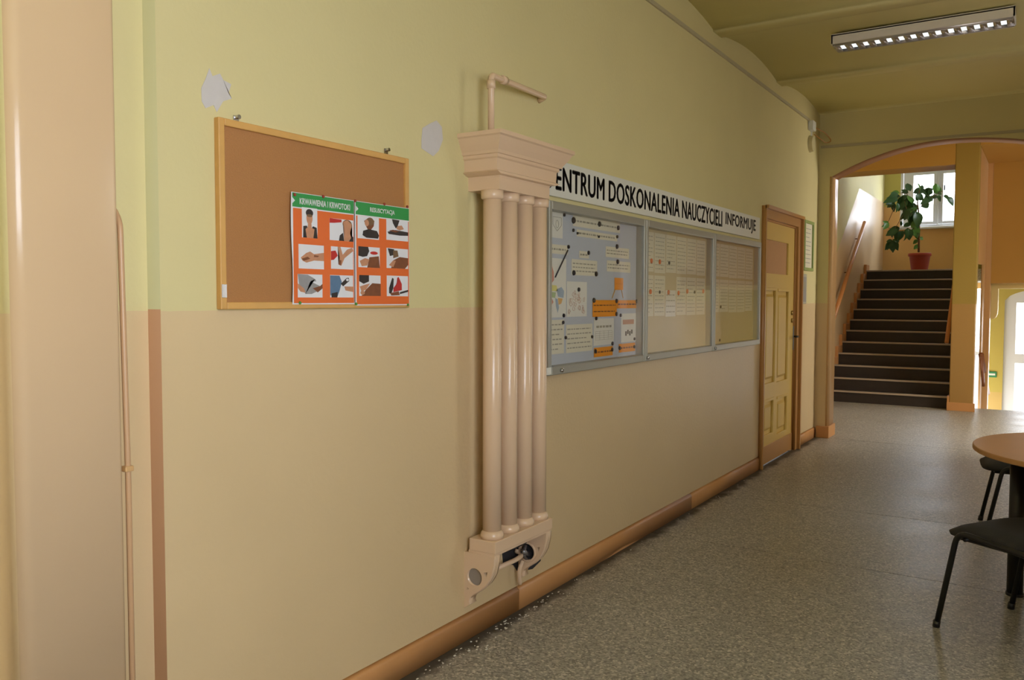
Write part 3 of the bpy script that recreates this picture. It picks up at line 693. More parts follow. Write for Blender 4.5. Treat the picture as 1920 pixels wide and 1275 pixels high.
def p4(zx, zy): return at(0, .024, 530 + zx / 5.1, 340 + zy / 5.1)
def poster(label, y0, y1, z0, z1, title, ty, photos, curl, tri_y):
    t = empty('first_aid_poster', (.024, y0, z0), label, 'poster', 'first aid posters on the cork board')
    bm = B(); n = 12; m_ = 10; vs = {}
    xof = lambda v: .0245 + curl * max(0, math.sin(PI * v)) * .5
    for i in range(n + 1):
        for j in range(m_ + 1):
            u, v = i / n, j / m_; bow = curl * math.sin(PI * v * 2) * (1 - u) ** 2
            vs[i, j] = bm.verts.new((.0245, y0 + (y1 - y0) * u + bow * .5 * (1 if curl else 0), z0 + (z1 - z0) * v))
    hj = None
    for i in range(n):
        for j in range(m_): bm.faces.new((vs[i, j], vs[i + 1, j], vs[i + 1, j + 1], vs[i, j + 1]))
    r = bmesh.ops.extrude_face_region(bm, geom=bm.faces[:]); bmesh.ops.translate(bm, vec=(.0004, 0, 0), verts=[v for v in r['geom'] if isinstance(v, bmesh.types.BMVert)])
    part('sheet', bm, M['pwhite'], t)
    e = .004; hz = z1 - .047
    bm = B(); box(bm, .0250, .0253, y0 + e * 1.6, y1 - e * .6, z0 + e, hz - .004); part('orange_field', bm, M['porange'], t)
    bm = B(); box(bm, .0250, .0253, y0 + e, y1 - e * .3, hz, z1 - .002); part('green_header', bm, M['pgreen'], t)
    bm = text_mesh(title, ty[0], ty[1], hz + .010, hz + .031, .0254, .0002, off=.025); part('title_lettering', bm, M['pwhite'], t)
    bm = B(); zc = hz + .02; poly(bm, [(.0256, tri_y, zc - .010), (.0256, tri_y + .012, zc), (.0256, tri_y, zc + .010)]); part('arrow_mark', bm, M['pwhite'], t)
    for (r_, shapes) in photos:
        a = p4(r_[0], r_[1]); b = p4(r_[2], r_[3]); ya, yb = a.y, b.y
        zt_ = (p4(r_[0], r_[1]).z); zb_ = p4((r_[0]), r_[3] - (0)).z
        mats = []; bm = B()
        def mi(k):
            if M[k] not in mats: mats.append(M[k])
            return mats.index(M[k])
        mi('pwhite'); box(bm, .0253, .0256, ya, yb, zb_, zt_)
        for q, (k, pts) in enumerate(shapes):
            x = .0258 + q * .00012
            fn = lambda u, v: (x, ya + (yb - ya) * u, zt_ - (zt_ - zb_) * v)
            if len(pts) == 4 and not isinstance(pts[0], tuple):
                cx, cy, rx, ry = pts; pts2 = [(min(1, max(0, cx + rx * math.cos(2 * PI * w / 18))), min(1, max(0, cy + ry * math.sin(2 * PI * w / 18)))) for w in range(18)]
            else: pts2 = pts
            idx = mi(k); f = poly(bm, [fn(u, v) for u, v in pts2], idx)
        bmesh.ops.triangulate(bm, faces=[f for f in bm.faces if len(f.verts) > 4])
        bmesh.ops.translate(bm, vec=-world_loc(t), verts=bm.verts)
        obj('photo', bm, mats, t, normals=False)
    return t
PH = [
 [((180, 245, 330, 535), [('pdark', [(.08, .62), (.3, .6), (.5, .78), (.7, .6), (.95, .64), (1, 1), (.06, 1)]), ('skin', [(.38, .5), (.6, .5), (.62, .66), (.8, .7), (.72, 1), (.3, 1), (.22, .72), (.36, .64)]), ('skin', (.48, .34, .2, .22)), ('pdark', (.48, .17, .24, .13)), ('phair', (.48, .26, .19, .05))]),
  ((445, 350, 672, 560), [('pred', [(0, 0), (.5, .02), (.5, .14), (.2, .2), (0, .22)]), ('phair', (.74, .2, .2, .2)), ('skin', [(.55, .1), (.75, .02), (.95, .2), (.85, .6), (.95, 1), (.6, 1), (.6, .4)]), ('pdark', [(.38, 1), (.42, .75), (.55, .62), (.6, 1)]), ('pdark', [(.8, 1), (.95, .75), (1, .78), (1, 1)])]),
  ((148, 598, 392, 832), [('skin', [(.08, .55), (.3, .35), (.45, .28), (.6, .38), (1, .3), (1, .65), (.6, .65), (.3, .75), (.15, .68)]), ('skin2', [(.1, .6), (.35, .5), (.45, .58), (.2, .68)]), ('skin2', [(.6, .42), (.8, .44), (.75, .5), (.6, .5)])]),
  ((458, 620, 672, 835), [('pred', [(0, .22), (.2, .18), (.3, .4), (.12, .6), (0, .62)]), ('skin', [(.3, 0), (.42, 0), (.52, .35), (.72, .1), (.95, 0), (1, .15), (.6, .5), (.45, .85), (.32, .8), (.38, .5)]), ('skin2', [(.34, .6), (.46, .6), (.44, .84), (.34, .8)])]),
  ((140, 885, 378, 1110), [('pgrey', [(0, 0), (.4, .02), (.7, .2), (.75, .3), (.5, .3), (.9, .5), (.85, .7), (.55, .85), (.3, .85), (.05, .45)]), ('skin', [(0, .4), (.25, .62), (.3, .8), (.1, .75), (0, .6)]), ('skin2', [(.6, .6), (.9, .5), (1, .4), (1, .6), (.8, .78)])]),
  ((450, 895, 672, 1110), [('pblue', [(0, .02), (.4, .02), (.5, .3), (.4, .7), (.3, .98), (0, .9)]), ('pdark', [(.05, .82), (.32, .75), (.3, 1), (.05, 1)]), ('pdark', [(.45, .38), (.7, .12), (.8, .1), (.82, .25), (.55, .5)]), ('pwhite', (.74, .2, .06, .06)), ('skin', [(.6, .5), (1, .5), (1, .75), (.65, .68)])])],
 [((712, 328, 918, 542), [('skin2', [(.35, .35), (.3, .2), (.45, .08), (.6, .02), (.78, .15), (.75, .4), (.6, .6), (.45, .55)]), ('phair', (.58, .2, .18, .18)), ('pdark', [(.22, .85), (.25, .65), (.5, .55), (.9, .6), (1, .8), (.95, .95), (.4, .95)]), ('skin', (.42, .28, .1, .15))]),
  ((988, 355, 1196, 558), [('pdark', [(.25, 0), (.6, .02), (.5, .35), (.42, .42), (.3, .2)]), ('pdark', [(.05, .62), (.4, .5), (1, .55), (1, .72), (.6, .75), (.1, .72)]), ('skin', [(.5, .3), (.7, .25), (.8, .42), (.6, .5), (.45, .45)]), ('skin2', [(.1, .56), (.3, .5), (.6, .55), (.4, .62)])]),
  ((720, 620, 926, 820), [('pdark', [(0, 0), (.45, 0), (.5, .2), (.4, .45), (.2, .5), (0, .45)]), ('skin2', [(.5, .5), (.95, .42), (1, 1), (.4, 1)]), ('skin', [(.05, .7), (.3, .55), (.5, .6), (.4, .9), (.15, .95)]), ('pred', (.72, .28, .18, .08))]),
  ((990, 635, 1196, 828), [('pdark', [(.05, .02), (.35, .05), (.3, .35), (.15, .4)]), ('phair', [(.3, .1), (.5, .1), (.55, .4), (.3, .5)]), ('skin2', [(.3, .6), (.6, .42), (1, .45), (1, .8), (.85, 1), (.2, 1)]), ('skin', [(.1, .85), (.3, .6), (.42, .62), (.3, .95)])]),
  ((728, 895, 934, 1095), [('pdark', [(0, 0), (.45, 0), (.45, .3), (.2, .42), (0, .3)]), ('skin', [(.02, .55), (.3, .45), (.5, .4), (.3, .7), (.1, .8)]), ('skin2', [(.3, .7), (.6, .38), (1, .4), (1, 1), (.1, 1)]), ('skin', (.15, .85, .1, .1))]),
  ((992, 900, 1196, 1098), [('pdark', [(.1, .6), (.25, .1), (.32, .15), (.3, .6), (.2, .9), (.1, .85)]), ('pred', [(.3, .6), (.45, .4), (.48, .1), (.55, .05), (.7, .4), (.7, .7), (.3, .8)]), ('pdark', [(.6, .8), (1, .68), (1, .78), (.6, .9)]), ('skin2', [(.15, .85), (.55, .75), (.6, .95), (.2, .97)])])]]
poster('left poster titled with bleeding first aid, its lower left edge curling', at(0, .0245, 547, 460).y, at(0, .0245, 664, 460).y, 1.452, 1.815, 'KRWAWIENIA I KRWOTOKI', (1.948, 2.182), PH[0], .006, 1.916)
poster('right poster titled RESUSCYTACJA, overlapping the board frame', at(0, .0245, 665.5, 460).y, at(0, .0245, 767, 460).y, 1.447, 1.815, 'RESUSCYTACJA', (2.285, 2.42), PH[1], 0, 2.212)
for i, (zx, zy, k, lab) in enumerate([(110, 128, 'pinred', 'red pin at the top left corner of the left poster'), (383, 145, 'pinred', 'red pin at the top middle of the left poster'), (688, 186, 'pinred', 'red pin where the two posters meet at the top'),
    (968, 218, 'pinred', 'red pin at the top middle of the right poster'), (1186, 243, 'pinred', 'red pin at the top right corner of the right poster'), (160, 1162, 'pingreen', 'green pin at the bottom left of the left poster'),
    (697, 1172, 'pingreen', 'green pin where the two posters meet at the bottom'), (1192, 1180, 'pingreen', 'green pin at the bottom right corner of the right poster')]):
    q = p4(zx, zy); t = empty('push_pin', (.0265, q.y, q.z), lab, 'pin', 'pins of the first aid posters')
    bm = B(); cyl(bm, (0, 0, 0), (.003, 0, 0), .0055, .0045, seg=12); part('pin_head', bm, M[k], t, local=True)
    bm = B(); cyl(bm, (-.004, 0, 0), (0, 0, 0), .0008, seg=6); part('pin_shaft', bm, M['steel'], t, local=True)

# plaster patches
for lab, cx, cy, pts in (('larger pale plaster patch on the wall above the cork board corner', 0, 0, [(377, 165), (385, 148), (392, 128), (398, 143), (412, 138), (418, 150), (433, 158), (428, 175), (434, 185), (418, 190), (406, 210), (400, 197), (385, 203), (378, 190)]),
                         ('smaller pale plaster patch on the wall right of the cork board', 0, 0, [(790, 262), (792, 240), (805, 232), (818, 226), (828, 238), (830, 262), (822, 283), (812, 293), (800, 285), (790, 278)])):
    bm = B(); P = [at(0, 0, *p) for p in pts]
    lo = [bm.verts.new((.0, p.y, p.z)) for p in P]; hi = [bm.verts.new((.0015, p.y, p.z)) for p in P]
    bm.faces.new(hi)
    for k in range(len(P)): bm.faces.new((lo[k], lo[(k + 1) % len(P)], hi[(k + 1) % len(P)], hi[k]))
    bmesh.ops.triangulate(bm, faces=[f for f in bm.faces if len(f.verts) > 4])
    tag(obj('plaster_patch', bm, M['patch']), lab, 'patch', 'plaster patches')
# small dents in the wall further along
# ------------------------------------------------------------------ radiator column cover
t = empty('column_radiator', (0, 3.14, .14), 'cream casing of four slender columns between cornice and bracketed base', 'radiator')
ya, yb = 2.905, 3.378
bm = B()
prof = [(.0, 2.156), (.068, 2.156), (.068, 2.140), (.060, 2.134), (.045, 2.105), (.030, 2.082), (.026, 2.070), (.018, 2.068), (.018, 2.056), (.010, 2.050), (.008, 2.004), (.020, 1.998), (.020, 1.988), (.002, 1.984), (.0, 1.975), (0, 1.926)]
rings = []
for o_, z in prof[1:]:
    s_ = o_ * .85 - (.022 if z < 1.99 else 0)
    rings.append([bm.verts.new(p) for p in ((0, ya - s_, z), (.158 + o_ * .85, ya - s_, z), (.158 + o_ * .85, yb + s_ * 1.7, z), (0, yb + s_ * 1.7, z))])
for i in range(len(rings) - 1):
    for k in range(4): bm.faces.new((rings[i][k], rings[i][(k + 1) % 4], rings[i + 1][(k + 1) % 4], rings[i + 1][k]))
bm.faces.new(rings[0]); bm.faces.new(rings[-1][::-1])
part('cornice', bm, M['cream'], t)
CYS = [2.953, 3.080, 3.207, 3.333]
for cy in CYS:
    bm = B(); lathe(bm, [(.040, .450), (.0395, 1.0), (.039, 1.928)], .105, cy, 28); c = part('column', bm, M['cream'], t, True)
    bm = B(); lathe(bm, [(.040, 1.888), (.047, 1.893), (.048, 1.905), (.048, 1.926)], .105, cy, 28); part('capital', bm, M['cream'], c, True)
    bm = B(); lathe(bm, [(.050, .449), (.050, .466), (.046, .476), (.040, .484)], .105, cy, 28); part('column_base', bm, M['cream'], c, True)
bm = B(); box(bm, .026, .160, 2.895, 3.378, .398, .450, bev=.003); box(bm, .02, .152, 2.90, 3.373, .386, .398); part('plinth', bm, M['cream'], t)
side = [(0, .387), (.156, .387), (.153, .351), (.141, .306), (.128, .281), (.112, .258), (.082, .231), (.048, .207), (.030, .190), (.024, .172), (.03, .160), (.014, .150), (.0, .140)]
circ = lambda cx, cz, r, n=24: [(cx + r * math.cos(2 * PI * k / n), cz + r * math.sin(2 * PI * k / n)) for k in range(n)]
for (a, b) in ((2.895, 2.945), (3.328, 3.378)):
    bm = B(); prism(bm, [side, circ(.054, .284, .038), [(.100, .312), (.120, .316), (.116, .292)], [(.012, .238), (.012, .222), (.028, .226)]], 1, a, b)
    c = part('bracket', bm, M['cream'], t)
    bm = B(); cyl(bm, (.054, a + .012, .284), (.054, b - .012, .284), .0385, seg=28); part('bracket_disc', bm, M['greyplastic'] if a < 3 else M['dark'], c)  # right disc darkened to stand for the shade in an open hole
    if a > 3:
        bm = B(); tube(bm, [(.054 + .043 * math.cos(k * PI / 12), a - .003, .284 + .043 * math.sin(k * PI / 12)) for k in range(24)], .006, 8, closed=True); part('bracket_ring', bm, M['cream'], c, True)
    bm = B(); P = side[1:9]; 
    for sc_ in (0.0, ):
        tube(bm, [(x - .004, a + .014, z) for x, z in P], .006, 6); tube(bm, [(x - .004, b - .014, z) for x, z in P], .006, 6)
    part('bracket_bead', bm, M['cream'], c, True)
# dark sheet for the wall hole and its shadow, with pipes behind the base
def pc(zx, zy, x): return at(0, x, 850 + zx / 5.313, 920 + zy / 5.313)
bm = B(); P = [pc(*p, .003) for p in [(490, 600), (560, 560), (700, 520), (780, 480), (880, 440), (890, 560), (870, 700), (790, 780), (700, 800), (640, 800), (600, 740), (500, 730)]]
f = poly(bm, [(.003, p.y, p.z) for p in P]); r = bmesh.ops.extrude_face_region(bm, geom=[f]); bmesh.ops.translate(bm, vec=(-.003, 0, 0), verts=[v for v in r['geom'] if isinstance(v, bmesh.types.BMVert)])
part('wall_cavity', bm, M['dark'], t)
def V3(p): return (p.x, p.y, p.z)
bm = B(); tube(bm, arcpts([V3(pc(440, 770, .06)), V3(pc(620, 690, .06)), V3(pc(680, 650, .05)), V3(pc(660, 610, .03)), V3(pc(620, 600, .01))], .03), .011, 12); part('feed_pipe', bm, M['cream'], t, True)
bm = B(); tube(bm, arcpts([V3(pc(720, 540, .05)), V3(pc(700, 650, .05)), V3(pc(760, 700, .05)), V3(pc(820, 690, .03))], .03), .009, 12); tube(bm, [V3(pc(690, 600, .06)), V3(pc(770, 640, .06))], .012, 10); part('valve', bm, M['steel'], t, True)
bm = B(); tube(bm, [V3(pc(735 + 24 * math.cos(k * PI / 9), 640 + 34 * math.sin(k * PI / 9), .05)) for k in range(18)], .006, 8, closed=True); part('pipe_collar', bm, M['steel'], t, True)
bm = B(); tube(bm, arcpts([V3(pc(690, 700, .05)), V3(pc(655, 790, .045)), V3(pc(660, 880, .04)), V3(pc(665, 930, .04))], .02), .010, 10); part('drain_pipe', bm, M['cream'], t, True)
bm = B(); tube(bm, arcpts([V3(pc(530, 600, .05)), V3(pc(640, 560, .055)), V3(pc(760, 500, .05))], .02), .004, 6); part('wire', bm, M['blackplastic'], t, True)
# vent pipe above the cornice
pe = at(0, 0, 1020, 184); el = at(0, .105, 921, 141)
t = empty('radiator_pipe', (.105, el.y, 2.156), 'cream bent pipe rising above the cornice and turning into the wall', 'pipe')
zb = el.z
p1 = Vector((.105, el.y, zb)); p2 = Vector((.038, at(0, .038, 1022, 182).y, at(0, .038, 1022, 182).z)); p3 = Vector((0, p2.y + .004, p2.z - .012))
bm = B(); tube(bm, arcpts([(.105, el.y, 2.158), V3(p1), V3(p2), V3(p3)], .022), .0135, 14); part('pipe', bm, M['cream'], t, True)
dd = (p2 - p1).normalized(); c0 = p1 + dd * .10
bm = B(); cyl(bm, c0, c0 + dd * .035, .0185, seg=14); cyl(bm, c0 + dd * .035, c0 + dd * .045, .0185, .014, seg=14); cyl(bm, (.105, el.y, zb - .055), (.105, el.y, zb - .02), .0185, seg=14); part('pipe_coupling', bm, M['cream'], t, True)

# thin painted pipe along the near pier
q = at(0, .14, 224, 405)
t = empty('cable_pipe', (.13, 1.256, 0), 'thin painted pipe running up the edge of the near pier', 'pipe')
bm = B(); tube(bm, arcpts([(.125, 1.262, .0), (.125, 1.262, 1.0), (.118, 1.258, 1.66), (.085, 1.262, 1.70), (.03, 1.262, 1.71)], .02), .0075, 10); part('pipe', bm, mat('pipe_brown', srgb(198, 158, 118), .35), t, True)
bm = B(); box(bm, .112, .134, 1.25, 1.274, 1.03, 1.045, bev=.003); part('pipe_clip', bm, M['jamb'], t)

# ------------------------------------------------------------------ sign board
sz0, sz1 = 1.978, 2.158
t = empty('lettered_sign', (.03, 3.42, sz0), 'long white sign in black capitals above the glass cases', 'sign')
sy1 = 7.12
bm = B(); box(bm, .0, .02, 3.42, sy1, sz0, sz1, bev=.002); part('sign_panel', bm, M['sign'], t)
tz0_, tz1_ = 2.010, 2.130
def bold_text(wd, y0, y1):
    bm = B()
    for dy, dz in ((-.0045, 0), (.0045, 0), (0, .003), (0, -.003)):
        b2 = text_mesh(wd, y0 + .0045 + dy, y1 - .0045 + dy, tz0_ + .003 + dz, tz1_ - .003 + dz, .0202, .0006 + abs(dz) * .05, spacing=1.05)
        me_ = bpy.data.meshes.new('t'); b2.to_mesh(me_); b2.free(); bm.from_mesh(me_); bpy.data.meshes.remove(me_)
    return bm
words = [('ENTRUM', 1047, 1133), ('DOSKONALENIA', 1141, 1274), ('NAUCZYCIELI', 1279, 1354), ('INFORMUJE', 1361, 1417)]
for wd, a, b in words:
    y0 = at(0, .02, a, 370).y; y1 = at(0, .02, b, 420).y
    if wd == 'ENTRUM': y0 = y0 - .03
    bm = bold_text(wd, y0, y1); part('lettering', bm, M['ink'], t)
bm = bold_text('C', 3.52, 3.60); part('lettering', bm, M['ink'], t)

# ------------------------------------------------------------------ three display cases
FX = .065
z_top, z_bot = 1.945, 1.10
yd = [3.50, at(0, FX, 1212, 540).y, at(0, FX, 1340, 540).y, at(0, FX, 1427, 540).y]
case_lab = ['left glass notice case with pale backing, papers and orange cards', 'middle glass notice case with a row of orange pins', 'right glass notice case beside the cream door']
cases = []
for i in range(3):
    a, b = yd[i] + .002, yd[i + 1] - .002; fw = .042
    t = empty('display_case', (0, a, z_bot), case_lab[i], 'display case', 'glass notice cases on the left wall'); cases.append(t)
    bm = B(); box(bm, 0, .012, a + .01, b - .01, z_bot + .01, z_top - .01); part('backing', bm, M['felt'] if i == 0 else M['tanfelt'], t)
    bm = B()
    for q in ((a, a + .03, z_bot, z_top), (b - .03, b, z_bot, z_top), (a + .03, b - .03, z_bot, z_bot + fw), (a + .03, b - .03, z_top - fw, z_top)):
        box(bm, 0, FX, q[0], q[1], q[2], q[3], bev=.004)
    part('frame', bm, M['alu'], t)
    bm = B(); box(bm, .053, .056, a + .03, b - .03, z_bot + fw, z_top - fw); part('glass_pane', bm, M['caseglass'], t)
    bm = B(); cyl(bm, (FX, (a + .02 if i else a + .12), z_bot + .02), (FX + .012, (a + .02 if i else a + .12), z_bot + .02), .010, seg=14); part('lock', bm, M['chrome'], t, True)
q = at(0, FX, 1029, 697)
bm = B(); box(bm, FX, FX + .002, q.y - .022, q.y + .02, q.z - .015, q.z + .02); part('label_plate', bm, M['paperw'], cases[0])

def textbars(bm, x, y0, y1, z0, z1, lines, h=.006, mi=1):
    for k in range(lines):
        z = z1 - (k + .5) * (z1 - z0) / lines; yy = y0
        L = y1 - (random.uniform(0, .35) * (y1 - y0) if k % 3 == 2 else random.uniform(0, .06) * (y1 - y0))
        while yy < L:
            w_ = random.uniform(.012, .04); e_ = min(yy + w_, L)
            vs = [bm.verts.new(p) for p in ((x, yy, z - h / 2), (x, e_, z - h / 2), (x, e_, z + h / 2), (x, yy, z + h / 2))]; f = bm.faces.new(vs); f.material_index = mi
            yy = e_ + .008
def sheet(name, label, cat, y0, y1, z0, z1, m_, lines=0, x=.0125, group=None, lh=.006, pad=.012, mtext=None):
    t = tag(bpy.data.objects.new(name, None), label, cat, group); C.objects.link(t); t.location = (x, y0, z0)
    bm = B(); box(bm, x, x + .0006, y0, y1, z0, z1); part('sheet', bm, m_, t)
    if lines:
        bm = B(); textbars(bm, x + .0008, y0 + pad, y1 - pad, z0 + pad, z1 - pad, lines, lh, 0)
        bmesh.ops.translate(bm, vec=-world_loc(t), verts=bm.verts); obj('printed_lines', bm, mtext or M['text'], t, normals=False)
    return t
def c1(zx, zy): return at(0, .014, 1010 + zx / 3.862, 380 + zy / 3.862)
def crect(a, b, c, d):
    p = c1(a, (b + d) / 2); q = c1(c, (b + d) / 2); u = c1((a + c) / 2, b); v = c1((a + c) / 2, d); return p.y, q.y, v.z, u.z
G1 = 'papers in the left notice case'
items = [('notice_sheet', 'narrow sheet with a faint crest at the top left of the left case', (85, 70, 175, 255), 'paperw', 0),
 ('title_strip', 'long title strip along the top of the left case', (250, 118, 590, 195), 'paper', 1),
 ('title_strip', 'second title strip just below the long title strip', (278, 215, 570, 262), 'paper', 1),
 ('heading_strip', 'heading strip above the coloured map at the left', (0, 300, 213, 368), 'paper', 1),
 ('heading_card', 'tiny heading card in the middle of the left case', (295, 352, 365, 402), 'paper', 1),
 ('notice_sheet', 'cream three line notice in the middle of the left case', (240, 415, 425, 528), 'paper', 3),
 ('notice_sheet', 'small cream notice at the right below the titles', (487, 325, 655, 400), 'paper', 2),
 ('notice_sheet', 'lower of the two small cream notices at the right', (495, 425, 665, 503), 'paper', 2),
 ('map_sheet', 'sheet with a coloured region map at the left of the case', (0, 400, 200, 832), 'paperw', 0),
 ('drawing_sheet', 'sheet of small line drawings right of the map', (205, 572, 350, 825), 'paperw', 0),
 ('notice_sheet', 'list sheet at the bottom left corner of the left case', (0, 850, 185, 1100), 'paper', 6),
 ('notice_sheet', 'centred text sheet at the bottom middle of the left case', (200, 880, 390, 1080), 'paper', 5),
 ('calendar_sheet', 'small grid sheet below the big orange card', (400, 838, 545, 1030), 'paperw', 0),
 ('picture_sheet', 'sheet with an orange bar and dark mark at the lower right', (598, 802, 705, 1008), 'paperw', 0),
 ('orange_card', 'large orange card in the lower right of the left case', (390, 705, 564, 825), 'orangecard', 2),
 ('orange_strip', 'orange strip right of the large orange card', (566, 706, 715, 765), 'orangecard', 1),
 ('orange_tag', 'orange rounded tag at the bottom under the grid sheet', (400, 1045, 535, 1112), 'orangecard', 1),
 ('orange_tag', 'orange rounded tag nearest the bottom right of the left case', (580, 1018, 697, 1080), 'orangecard', 1)]
for (nm, lab, rc, mk, ln) in items:
    y0, y1, z0, z1 = crect(*rc); y0 = max(y0, yd[0] + .035)
    s = sheet(nm, lab, 'paper', y0, y1, z0, z1, M[mk], ln, group=G1, lh=.009 if ln == 1 else .006, mtext=(M['skin2'] if mk == 'orangecard' else None), x=.0125 if mk != 'orangecard' else .0145)
    if nm == 'map_sheet':
        for k, pts in [('mapred', [(75, 520), (95, 455), (110, 500), (112, 560), (90, 590), (60, 580), (55, 560)]), ('mapyel', [(50, 590), (90, 595), (130, 600), (140, 640), (90, 640), (50, 620)]), ('mapblu', [(130, 630), (165, 610), (185, 640), (180, 690), (140, 680)]),
                       ('mapgrn', [(55, 630), (90, 645), (125, 650), (120, 690), (60, 680)]), ('mapred', [(65, 690), (95, 690), (108, 720), (95, 740), (72, 715)]), ('mapora', [(140, 690), (175, 695), (165, 730), (145, 740)]), ('mapblu', [(120, 690), (138, 700), (148, 760), (138, 800), (125, 750)])]:
            bm = B(); P = [c1(*p) for p in pts]; poly(bm, [(.0136, max(p.y, y0), p.z) for p in P]); bmesh.ops.translate(bm, vec=-world_loc(s), verts=bm.verts); obj('map_region', bm, M[k], s, normals=False)
    if nm == 'drawing_sheet':
        bm = B()
        for k in range(26):
            yy = random.uniform(y0 + .02, y1 - .03); zz = random.uniform(z0 + .02, z1 - .05); tube(bm, [(.0135, yy + .012 * math.cos(j * PI / 3) * random.uniform(.5, 1.3), zz + .012 * math.sin(j * PI / 3) * random.uniform(.5, 1.3)) for j in range(6)], .0008, 4, closed=True)
        part('drawings', bm, M['skin'], s)
    if nm == 'calendar_sheet':
        bm = B()
        for k in range(5):
            yy = y0 + .02 + k * (y1 - y0 - .04) / 4; box(bm, .0132, .0136, yy - .0006, yy + .0006, z0 + .03, z1 - .07)
            zz = z0 + .03 + k * (z1 - z0 - .1) / 4; box(bm, .0132, .0136, y0 + .02, y1 - .02, zz - .0006, zz + .0006)
        textbars(bm, .0137, y0 + .03, y1 - .03, z1 - .055, z1 - .035, 1, .012, 0); part('grid_lines', bm, M['text'], s)
    if nm == 'picture_sheet':
        a, b, c, e = crect(610, 846, 690, 880); bm = B(); box(bm, .0132, .0136, a, b, c, e); part('colour_bar', bm, M['skin'], s)
        a, b, c, e = crect(628, 920, 684, 962); bm = B()
        for j in range(4): box(bm, .0132, .0136, a + j * (b - a) / 4, a + (j + .7) * (b - a) / 4, c + (j % 2) * .01, e - ((j + 1) % 2) * .008)
        part('dark_mark', bm, M['ink'], s)
    if 'crest' in lab:
        a, b, c, e = crect(104, 105, 165, 205); bm = B(); cyc = (a + b) / 2; P = [(a, e), (b, e), (b, c + .03), (cyc, c), (a, c + .03)]
        tube(bm, [(.0136, p[0], p[1]) for p in P], .0016, 4, closed=True); tube(bm, [(.0136, cyc + .015 * math.cos(j * PI / 4), (c + e) / 2 + .02 * math.sin(j * PI / 4)) for j in range(8)], .0014, 4, closed=True); part('crest', bm, M['text'], s)
# easel with an orange square, and the black pointer
a, b, c, e = crect(550, 545, 612, 632)
t = empty('paper_easel', (.0138, (a + b) / 2, c), 'small orange square lettered in brown on a paper easel', 'paper', G1)
bm = B(); box(bm, .0135, .0142, a, b, c, e); part('orange_square', bm, M['orangecard'], t)
bm = text_mesh('CDN', a + .015, b - .012, c + .035, e - .035, .0143, .0003, off=.01); part('lettering', bm, M['skin2'], t)
bm = B(); p = c1(550, 632); q = c1(530, 692); tube(bm, [(.0160, p.y, p.z), (.0160, q.y, q.z)], .0025, 6); p = c1(598, 632); q = c1(610, 692); tube(bm, [(.0160, p.y, p.z), (.0160, q.y, q.z)], .0025, 6); part('easel_leg', bm, M['pine'], t)
p = c1(207, 345); q = c1(116, 540); bm = B(); tube(bm, [(.018, p.y, p.z), (.018, q.y, q.z)], .0035, 8); tag(obj('pointer_stick', bm, M['pin'], smooth=True), 'thin black stick pointing down at the coloured map', 'pointer')
def magnet(y, z, r, lab, k='pin', x=.0152, group='black magnets in the left notice case'):
    t = empty('magnet' if k == 'pin' else 'push_pin', (x, y, z), lab, 'magnet' if k == 'pin' else 'pin', group)
    bm = B(); cyl(bm, (-.0005, 0, 0), (.006, 0, 0), r, r * .85, seg=14); part('head', bm, M[k], t, True, local=True)
pins = [(250, 128, 15, 'at the left end of the long title strip'), (438, 155, 13, 'at the middle of the long title strip'), (574, 183, 12, 'at the right end of the long title strip'), (249, 200, 8, 'just below the left end of the long title strip'),
 (278, 222, 6, 'at the left end of the second title strip'), (432, 247, 6, 'at the middle of the second title strip'), (566, 247, 8, 'at the right end of the second title strip'), (183, 90, 7, 'at the top right of the crest sheet'), (80, 227, 8, 'at the bottom left of the crest sheet'),
 (213, 320, 9, 'at the upper end of the black pointer'), (359, 364, 10, 'on the tiny middle heading card'), (565, 318, 12, 'on top of the upper small cream notice'), (570, 428, 12, 'on top of the lower small cream notice'), (252, 508, 12, 'at the lower left of the three line notice'),
 (414, 516, 12, 'at the lower right of the three line notice'), (288, 629, 10, 'on the sheet of line drawings'), (398, 707, 12, 'at the top left of the large orange card'), (561, 712, 11, 'between the large orange card and the orange strip'), (707, 714, 11, 'at the right end of the orange strip'),
 (561, 806, 11, 'at the bottom right of the large orange card'), (591, 815, 9, 'at the top left of the picture sheet'), (414, 838, 9, 'at the top left of the grid sheet'), (179, 817, 9, 'at the bottom right of the map sheet'), (175, 867, 8, 'at the top right of the bottom left list'),
 (193, 977, 8, 'left of the bottom middle sheet'), (384, 971, 8, 'at the right edge of the bottom middle sheet'), (691, 986, 8, 'at the bottom right of the picture sheet'), (532, 1020, 10, 'at the bottom right of the grid sheet'), (408, 1076, 11, 'at the left end of the left orange tag'), (529, 1064, 10, 'at the right end of the left orange tag'),
 (584, 1053, 10, 'at the left end of the right orange tag'), (689, 1043, 9, 'at the right end of the right orange tag')]
for zx, zy, r, lab in pins:
    q = c1(zx, zy); magnet(q.y, q.z, r * .00118, 'black round magnet ' + lab)
